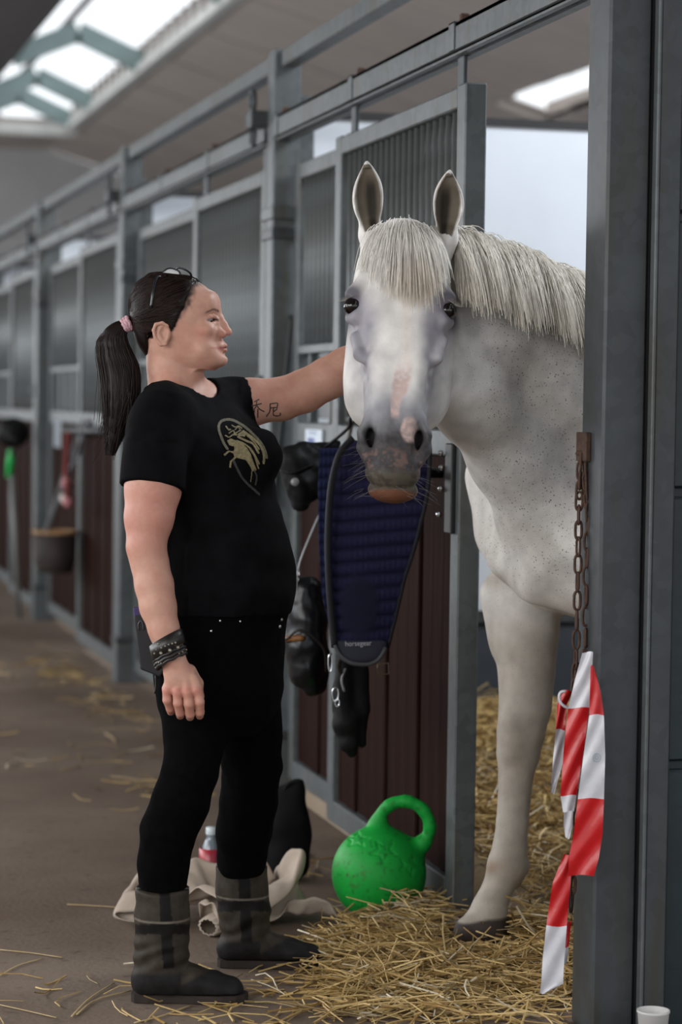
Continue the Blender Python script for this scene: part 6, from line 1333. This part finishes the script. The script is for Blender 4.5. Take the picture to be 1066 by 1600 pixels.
ribbon(tp, [(1335, 882, 893, RED), (1380, 864, 892, RED), (1447, 854, 886, WHT), (1500, 848, 882, WHT), (1538, 846, 880, WHT), (1552, 844, 852, WHT)], 5.41, .002, 5)
ribbon(tp, [(1440, 883, 893, RED), (1480, 882, 889, WHT), (1505, 881, 886, WHT)], 5.43, .004, 6)
tube('rolled_edge', spline([P(893, 1108, 5.39), P(880, 1102, 5.385), P(874, 1092, 5.385), P(876, 1082, 5.385), P(884, 1080, 5.385)], 14), 0.0035, mat('tape_white', WHT, .35), tp, 6)
a = np.linspace(0, 2 * math.pi, 22)[:-1]; tube('stamp_mark', np.array([P(933 + 6 * math.cos(k), 1184 + 6.5 * math.sin(k), 5.3205) for k in a]), 0.0006, mat('pale_blue_ink', (.22, .32, .40), .5), tp, 5, True)
tube('stamp_mark', np.array([P(933 + 2.5 * math.cos(k), 1184 + 3 * math.sin(k), 5.3205) for k in a]), 0.0005, bpy.data.materials['pale_blue_ink'], tp, 5, True)
tube('dark_strap', spline([P(893, 1362, 5.42), P(891, 1395, 5.42), P(893, 1425, 5.42)], 8), 0.004, LEA, tp, 6)
# paper cup
c = floor_at(1020, 1640); V, Q, _ = lathe([(0, .004), (.026, .004), (.026, 0.0), (.0275, 0.0), (.0345, .082), (.0362, .083), (.0362, .088), (.0335, .0875), (.026, .008), (0, .008)], 32)
tag(obj('paper_cup', mesh_np('paper_cup', V + np.array([c[0], c[1], 0]), Q), mat('white_paper', (0.62, 0.61, 0.60), 0.6)), 'white paper cup on the floor beside the near post', 'cup')

# ------------------------------------------------------------------ tack hanging on the open door
NAVY = attr_mat('navy_quilt', 0.75, var=0.12, vscale=90, bump=0.1, bscale=500, spec=0.15)
def flap(name, parent, left, right, zf, top=None, quilt=(21.5, 8.5), col=(0.014, 0.013, 0.045), nu=110, nv=170, amp=.009, patch=None):
    ly = [p[1] for p in left]; lx = [p[0] for p in left]; ry = [p[1] for p in right]; rx = [p[0] for p in right]; y0, y1 = ly[0], ly[-1]; V = []; C = []
    for i in range(nv):
        y = y0 + (y1 - y0) * i / (nv - 1); l = np.interp(y, ly, lx); r = np.interp(y, ry, rx)
        for j in range(nu):
            u = j / (nu - 1); x = l + (r - l) * u; yy = y + 6 * u * 0
            q = abs(math.sin(math.pi * (yy + 0.08 * (x - l)) / quilt[0])) ** 0.7 * (0.8 + 0.2 * abs(math.sin(math.pi * x / quilt[1])) ** 0.7); cc = np.array(col) * (0.45 + 0.55 * min(1, q * 1.4))
            
            if patch is not None:
                pw = float(sstep(np.array(1.25 - math.sqrt(((x - patch[0]) / patch[2]) ** 2 + ((yy - patch[1]) / patch[3]) ** 2)), 0.0, 0.5)); q = q * (1 - pw) + pw; cc = cc * (1 - pw) + np.array((0.009, 0.009, 0.026)) * pw
            V.append(P(x, yy, zf(u, (y - y0) / (y1 - y0)) - amp * q)); C.append(cc)
    i, j = np.meshgrid(np.arange(nv - 1), np.arange(nu - 1), indexing='ij'); Q = np.stack([i * nu + j, i * nu + j + 1, (i + 1) * nu + j + 1, (i + 1) * nu + j], -1).reshape(-1, 4); n = len(V); V = np.array(V)
    e = np.concatenate([np.arange(nu), np.arange(1, nv) * nu + nu - 1, (nv - 1) * nu + np.arange(nu - 2, -1, -1), np.arange(nv - 2, 0, -1) * nu]); e2 = np.roll(e, -1)
    Q = np.vstack([Q[:, ::-1], Q + n, np.stack([e, e2, e2 + n, e + n], 1)]); V2 = np.vstack([V, V + CF * 0.008]); me = mesh_np(name, V2, Q); paint(me, 'Col', np.vstack([C, C])); return obj(name, me, NAVY, parent)
SP = thing('saddle_pad', 'navy quilted saddle pad hanging on the open stall door', 'saddle pad', tuple(P(585, 1030, 6.5)))
L1 = [(548, 688), (530, 712), (518, 760), (513, 830), (514, 900), (518, 960), (523, 1012)]; R1 = [(668, 688), (670, 712), (666, 770), (655, 820), (643, 865), (630, 905), (617, 960), (604, 1012)]
flap('near_flap', SP, L1, R1, lambda u, v: 6.44 + 0.05 * (u - .5) ** 2 + 0.03 * (1 - v) ** 3, patch=(563, 950, 30, 48))
flap('far_flap', SP, [(500, 700), (497, 760), (498, 850), (503, 930), (516, 985)], [(545, 700), (532, 760), (526, 850), (526, 930), (530, 985)], lambda u, v: 6.60 + 0 * u, quilt=(17, 7), col=(0.014, 0.019, 0.060), nu=36, nv=120)
BND = mat('charcoal_binding', (0.010, 0.010, 0.013), 0.6, spec=0.2)
tube('binding', spline([P(x, y, 6.435) for x, y in [(552, 684)] + L1], 40), 0.0095, BND, SP, 10)
tube('binding', spline([P(x + 2, y, 6.45) for x, y in R1], 40), 0.006, BND, SP, 8)
# lower band with rounded bottom and the woven name
s = SDF(); s.stack(P(563, 1000, 6.44), np.array([CR, CF, -CU]), [0, .02, .04, .058, .066], [0, 0, 0, 0, 0], [.0] * 5, [.072, .070, .062, .045, .02], [.012, .014, .016, .014, .008], 2.2, 0.01); V, Q = polyg(s, 0.005); obj('lower_band', mesh_np('lower_band', V, Q), mat('dark_navy_band', (0.010, 0.011, 0.026), 0.7), SP)
tube('binding', spline([P(523, 1008, 6.43), P(532, 1024, 6.428), P(550, 1036, 6.426), P(575, 1038, 6.428), P(592, 1030, 6.43), P(603, 1012, 6.435)], 24), 0.006, mat('grey_binding', (0.05, 0.05, 0.055), 0.6), SP, 8)
fc = bpy.data.curves.new('woven_name', 'FONT'); fc.body = 'horsegear'; fc.size = 0.019; fc.align_x = 'CENTER'; fc.extrude = 0.0004; fo = bpy.data.objects.new('woven_name', fc); COL.objects.link(fo)
dg = bpy.context.evaluated_depsgraph_get(); tm = bpy.data.meshes.new_from_object(fo.evaluated_get(dg)); bpy.data.objects.remove(fo)
c = P(560, 1009, 6.4235); ang = math.radians(2)
xv = CR * math.cos(ang) + CU * math.sin(ang); yv = -CR * math.sin(ang) + CU * math.cos(ang)
for v in tm.vertices: v.co = Vector(c + xv * v.co.x * 0.92 + yv * v.co.y - CF * v.co.z)
tm.materials.clear(); tm.materials.append(mat('pale_thread', (0.42, 0.42, 0.46), 0.7)); obj('woven_name', tm, None, SP)
# rack that carries it
rk = thing('saddle_rack', 'black saddle rack with studs bolted to the open stall door', 'rack', (DOORX - 0.03, 1.4, 1.2))
pr = P(600, 705, 6.50)
tube('arm', [np.array([DOORX - 0.03, pr[1], pr[2] - 0.06]), P(535, 735, 6.50)], 0.012, M['black'], rk, 10)
bp_ = obj('back_plate', boxbm((DOORX - 0.044, 1.155, 1.06), (DOORX - 0.030, 1.215, 1.30), 0.003), M['black'], rk)
tube('side_bar', [onplane(655, 735, 0, DOORX - 0.06), onplane(690, 735, 0, DOORX - 0.04)], 0.008, M['black'], rk, 8)
CHR = mat('chrome', (0.7, 0.72, 0.75), 0.15, 1.0)
for x, y in ((689, 708), (690, 731), (689, 764), (686, 804)):
    p = onplane(x, y, 0, DOORX - 0.05); bm = bmesh.new(); bmesh.ops.create_uvsphere(bm, u_segments=10, v_segments=6, radius=0.008)
    for v in bm.verts: v.co += Vector(p)
    obj('stud', bm, CHR, rk)
# black padded gear with a round badge
def lump(name, label, cat, parts, zc, m, h=0.005, noise=0.008, carve=()):
    s = SDF()
    for ch_ in parts: s.chain([(P(x, y, zc + dz), r * zc / FPX) for x, y, dz, r in ch_], 0.02, 0.012)
    for x, y, dz, r in carve: s.ell(P(x, y, zc + dz), (r * zc / FPX,) * 3, None, 0.008, True)
    V, Q = polyg(s, h); g = s.grad(V); V = V + g * ((vnoise(V, 24, 3) - .5) * noise + (vnoise(V, 60, 5) - .5) * noise * .4)[:, None]
    t = thing(name, label, cat, tuple(P(parts[0][0][0], parts[0][0][1], zc))); obj('padding', mesh_np('padding', V, Q), m, t); return t
BLK = mat('black_neoprene', (0.005, 0.005, 0.0055), 0.6, var=0.3, scale=30, spec=0.2); BLKL = mat('black_shiny_leather', (0.004, 0.0045, 0.006), 0.33, spec=0.45)
t = lump('padded_boot_guard', 'black padded leg guard with a round pale badge beside the saddle pad', 'leg guard', [[(452, 712, 0, 17), (475, 705, .02, 14), (492, 712, .03, 12)], [(460, 725, 0, 24), (468, 755, 0, 24), (470, 785, 0, 14)], [(485, 730, .02, 18), (487, 770, .02, 15)], [(478, 700, .05, 9), (520, 700, .08, 8), (528, 693, .09, 6)]], 6.75, BLK, carve=[(450, 722, -.06, 9), (462, 778, -.05, 8)])
V, Q, T_ = tube_np([P(461, 753, 6.685), P(461, 753, 6.672)], 0.0115, 16); obj('badge', mesh_np('badge', V, Q, T_), mat('grey_badge', (0.22, 0.22, 0.23), 0.4, col2=(0.32, 0.32, 0.33), scale=120), t)
tube('velcro_strap', spline([P(441, 735, 6.70), P(460, 740, 6.67), P(488, 728, 6.69)], 10), 0.010, BLK, t, 8, flat=0.35)
tube('hanging_loop', spline([P(500, 705, 6.80), P(520, 690, 6.75), P(545, 668, 6.62), P(548, 655, 6.56)], 12), 0.005, BLK, t, 6)
t = lump('leather_bag', 'black glossy leather bag hanging below a grey strap', 'bag', [[(478, 925, 0, 26), (480, 965, 0, 30), (478, 1010, 0, 32), (480, 1050, 0, 26), (487, 1072, 0, 15)], [(462, 920, 0, 14), (458, 1000, 0, 14), (470, 1060, 0, 12)], [(500, 1030, .02, 18), (498, 1070, .02, 14)]], 6.72, BLKL, noise=.007)
tube('strap', spline([P(506, 790, 6.70), P(488, 830, 6.70), P(470, 875, 6.70), P(464, 905, 6.69), P(464, 925, 6.69)], 20), 0.010, mat('grey_strap', (0.075, 0.075, 0.08), 0.5), t, 8, flat=0.3)
tube('strap_top', spline([P(506, 790, 6.70), P(522, 750, 6.66), P(540, 735, 6.54)], 10), 0.008, LEA, t, 6, flat=0.3)
tube('flap_edge', spline([P(446, 1000, 6.66), P(470, 985, 6.645), P(505, 1012, 6.66), P(510, 1050, 6.68)], 16), 0.004, LEA, t, 6)
for p in ((464, 895), (463, 905)): tube('ring', np.array([P(p[0] + 4 * math.cos(k), p[1] + 5 * math.sin(k), 6.685) for k in a]), 0.0016, CHR, t, 5, True)
tube_o = tube('wooden_peg', [P(432, 998, 6.70), P(436, 998, 6.69), P(470, 997, 6.66), P(476, 998, 6.665)], [.006, .009, .009, .006], mat('varnished_wood', (0.30, 0.13, 0.045), 0.4, var=0.2, scale=60)); tag(tube_o, 'small wooden peg sticking out beside the leather bag', 'peg')
t = lump('hanging_girth', 'black padded girth with chrome buckles hanging under the saddle pad', 'girth', [[(537, 1040, 0, 13), (533, 1085, 0, 15), (540, 1130, 0, 20), (546, 1160, 0, 15), (550, 1175, 0, 8)], [(560, 1050, .03, 18), (562, 1110, .03, 16), (565, 1160, .03, 8)]], 6.55, BLK)
for x, y, rx, ry in ((516, 1036, 3, 14), (524, 1085, 5, 11), (527, 1098, 3.5, 6)): tube('buckle', np.array([P(x + rx * math.cos(k), y + ry * math.sin(k), 6.49) for k in a]), 0.0020, CHR, t, 6, True)
for x, y in ((517, 1022), (525, 1076), (521, 1097)):
    bm = bmesh.new(); bmesh.ops.create_uvsphere(bm, u_segments=8, v_segments=5, radius=.004)
    for v in bm.verts: v.co += Vector(P(x, y, 6.487))
    obj('rivet', bm, CHR, t)
tube('pale_strap', spline([P(540, 1045, 6.51), P(534, 1062, 6.50), P(538, 1080, 6.505)], 10), 0.008, mat('grey_web', (0.16, 0.16, 0.17), 0.7), t, 6, flat=0.4)
tube('buckle', np.array([P(x, y, 6.52) for x, y in ((590, 1038), (607, 1036), (608, 1053), (591, 1054))]), 0.0022, mat('dull_brass', (0.16, 0.12, 0.08), 0.4, 0.8), t, 6, True)
tube('billet_strap', spline([P(535, 1020, 6.47), P(530, 1040, 6.49), P(536, 1060, 6.52)], 8), 0.006, LEA, t, 6)
sh = thing('snap_hook', 'silver snap hook with a thin leather strap on the door rail', 'snap hook', tuple(P(552, 656, 6.6)))
pz = onplane(553, 655, 0, DOORX - 0.045)
tube('snap', [pz + np.array([0, -0.06, 0]), pz + np.array([0, 0.07, 0.0])], 0.009, CHR, sh, 8)
tube('strap', spline([pz + np.array([0, 0.02, -.01]), onplane(545, 685, 0, DOORX - 0.06), onplane(533, 720, 0, DOORX - 0.07)], 10), 0.006, mat('brown_strap', (0.04, 0.022, 0.016), 0.5), sh, 6)
# card on the fixed panel
q = [onplane(x, y, 0, 0.012) for x, y in ((479, 671), (504, 672), (503, 699), (478, 697))]; ym = sorted(p[1] for p in q)
cd_ = thing('stall_card', 'small white card with blue print on the stall panel', 'card', (0.012, ym[0], 1.2))
z0_, z1_ = min(p[2] for p in q), max(p[2] for p in q)
obj('sheet', boxbm((0.010, ym[0], z0_), (0.016, ym[-1], z1_)), mat('card_white', (0.55, 0.62, 0.70), 0.6), cd_)
obj('print', boxbm((0.0092, ym[0] + 0.45 * (ym[-1] - ym[0]), z0_ + 0.01), (0.0102, ym[0] + 0.85 * (ym[-1] - ym[0]), z0_ + 0.03)), mat('card_blue', (0.08, 0.11, 0.30), 0.6), cd_)
for zz in (0.042, 0.05): obj('print', boxbm((0.0094, ym[0] + 0.3 * (ym[-1] - ym[0]), z0_ + zz), (0.0102, ym[0] + 0.8 * (ym[-1] - ym[0]), z0_ + zz + 0.003)), bpy.data.materials['card_blue'], cd_)
# cord by the second post
cb = tube('cord', spline([onplane(x_, y_, 1, 3.438) for x_, y_ in ((456, 492), (449, 560), (441, 650), (434, 720), (428, 790))], 24), 0.009, mat('dark_green_cord', (0.018, 0.024, 0.022), 0.6)); tag(cb, 'dark cord hanging down the post behind the outstretched arm', 'cord')
# far gear
DZ = lambda x, y: onplane(x, y, 0, -0.19)
bk = thing('hanging_bucket', 'brown canvas bucket with wooden rim hung on a far stall door', 'bucket', tuple(DZ(86, 888)))
b0 = DZ(86, 862); V, Q, _ = lathe([(0, -.12), (.09, -.115), (.115, -.06), (.125, .10), (.118, .10), (.10, -.05), (0, -.08)], 20); obj('bucket_body', mesh_np('bucket_body', V + b0, Q), mat('dark_brown_canvas', (0.028, 0.019, 0.017), 0.8, var=0.4, scale=12), bk)
V, Q, _ = lathe([(.112, .10), (.13, .10), (.13, .118), (.112, .118), (.112, .10)], 20); obj('rim', mesh_np('rim', V + b0, Q), mat('worn_wood', (0.32, 0.18, 0.085), 0.6, var=0.3, scale=20), bk)
for x in (-.08, .03): tube('strap', [b0 + np.array([-.06, x, .10]), np.array([-0.06, b0[1] + x * 2.5 - .2, 1.30])], 0.014, mat('grey_webbing', (0.11, 0.11, 0.12), 0.7), bk, 6, flat=.4)
tb = tube('tether_bar', [DZ(74, 671) + np.array([.05, 0, 0]), DZ(166, 674) + np.array([.05, 0, 0])], 0.015, M['galv_dark']); tag(tb, 'dark steel bar across the second closed stall door', 'bar')
lr = thing('lead_rope', 'red lead rope with pink knots hanging on a far stall door', 'rope', tuple(DZ(104, 790)))
tube('rope', spline([DZ(106, 676), DZ(105, 700), DZ(103, 740), DZ(105, 760), DZ(104, 790)], 20), 0.016, mat('red_rope', (0.14, 0.012, 0.010), 0.7), lr, 8)
for x, y, cc in ((104, 755, 0), (101, 779, 1), (106, 785, 0)):
    bm = bmesh.new(); bmesh.ops.create_uvsphere(bm, u_segments=10, v_segments=7, radius=0.028)
    for v in bm.verts: v.co += Vector(DZ(x, y))
    obj('knot', bm, mat('pink_knot', (0.42, 0.16, 0.17), 0.6) if not cc else mat('pale_ring', (0.5, 0.45, 0.4), 0.4), lr)
pt_ = tag(prism([(84, 652), (95, 652), (95, 700), (84, 698)], (DZ(90, 675) - CAM) @ CF, 0.01, mat('pale_paper', (.42, .46, .52), .6), 'notice_paper', None, 0), 'pale paper notice hung above the brown bucket', 'notice')
hl_ = thing('riding_helmet', 'black riding helmet hanging at the far left stall', 'helmet', tuple(DZ(20, 690)))
s = SDF(); hc = DZ(20, 676); s.ell(hc, (.11, .10, .10), None, 0.02); s.chain([(hc + np.array([-.02, -.1, -.03]), .02), (hc + np.array([.02, -.15, -.05]), .012)], 0.03); V, Q = polyg(s, 0.012); obj('shell', mesh_np('shell', V, Q), BLK, hl_)
tube('chin_strap', spline([hc + np.array([0, .06, -.06]), hc + np.array([0, .02, -.15]), hc + np.array([0, -.06, -.06])], 12), 0.008, LEA, hl_, 6)
gt = thing('yard_fork', 'tool with bright green handle and grey shaft at far left', 'tool', tuple(DZ(18, 930) * np.array([1, 1, 0])))
tube('grip', [DZ(18, 705), DZ(16, 725), DZ(15, 745)], 0.026, mat('bright_green', (0.01, 0.42, 0.08), 0.5), gt, 10)
q = DZ(19, 742); tube('shaft', [q, np.array([q[0] + .05, q[1], 0.005])], 0.018, mat('grey_shaft', (0.16, 0.16, 0.155), 0.5), gt, 8)
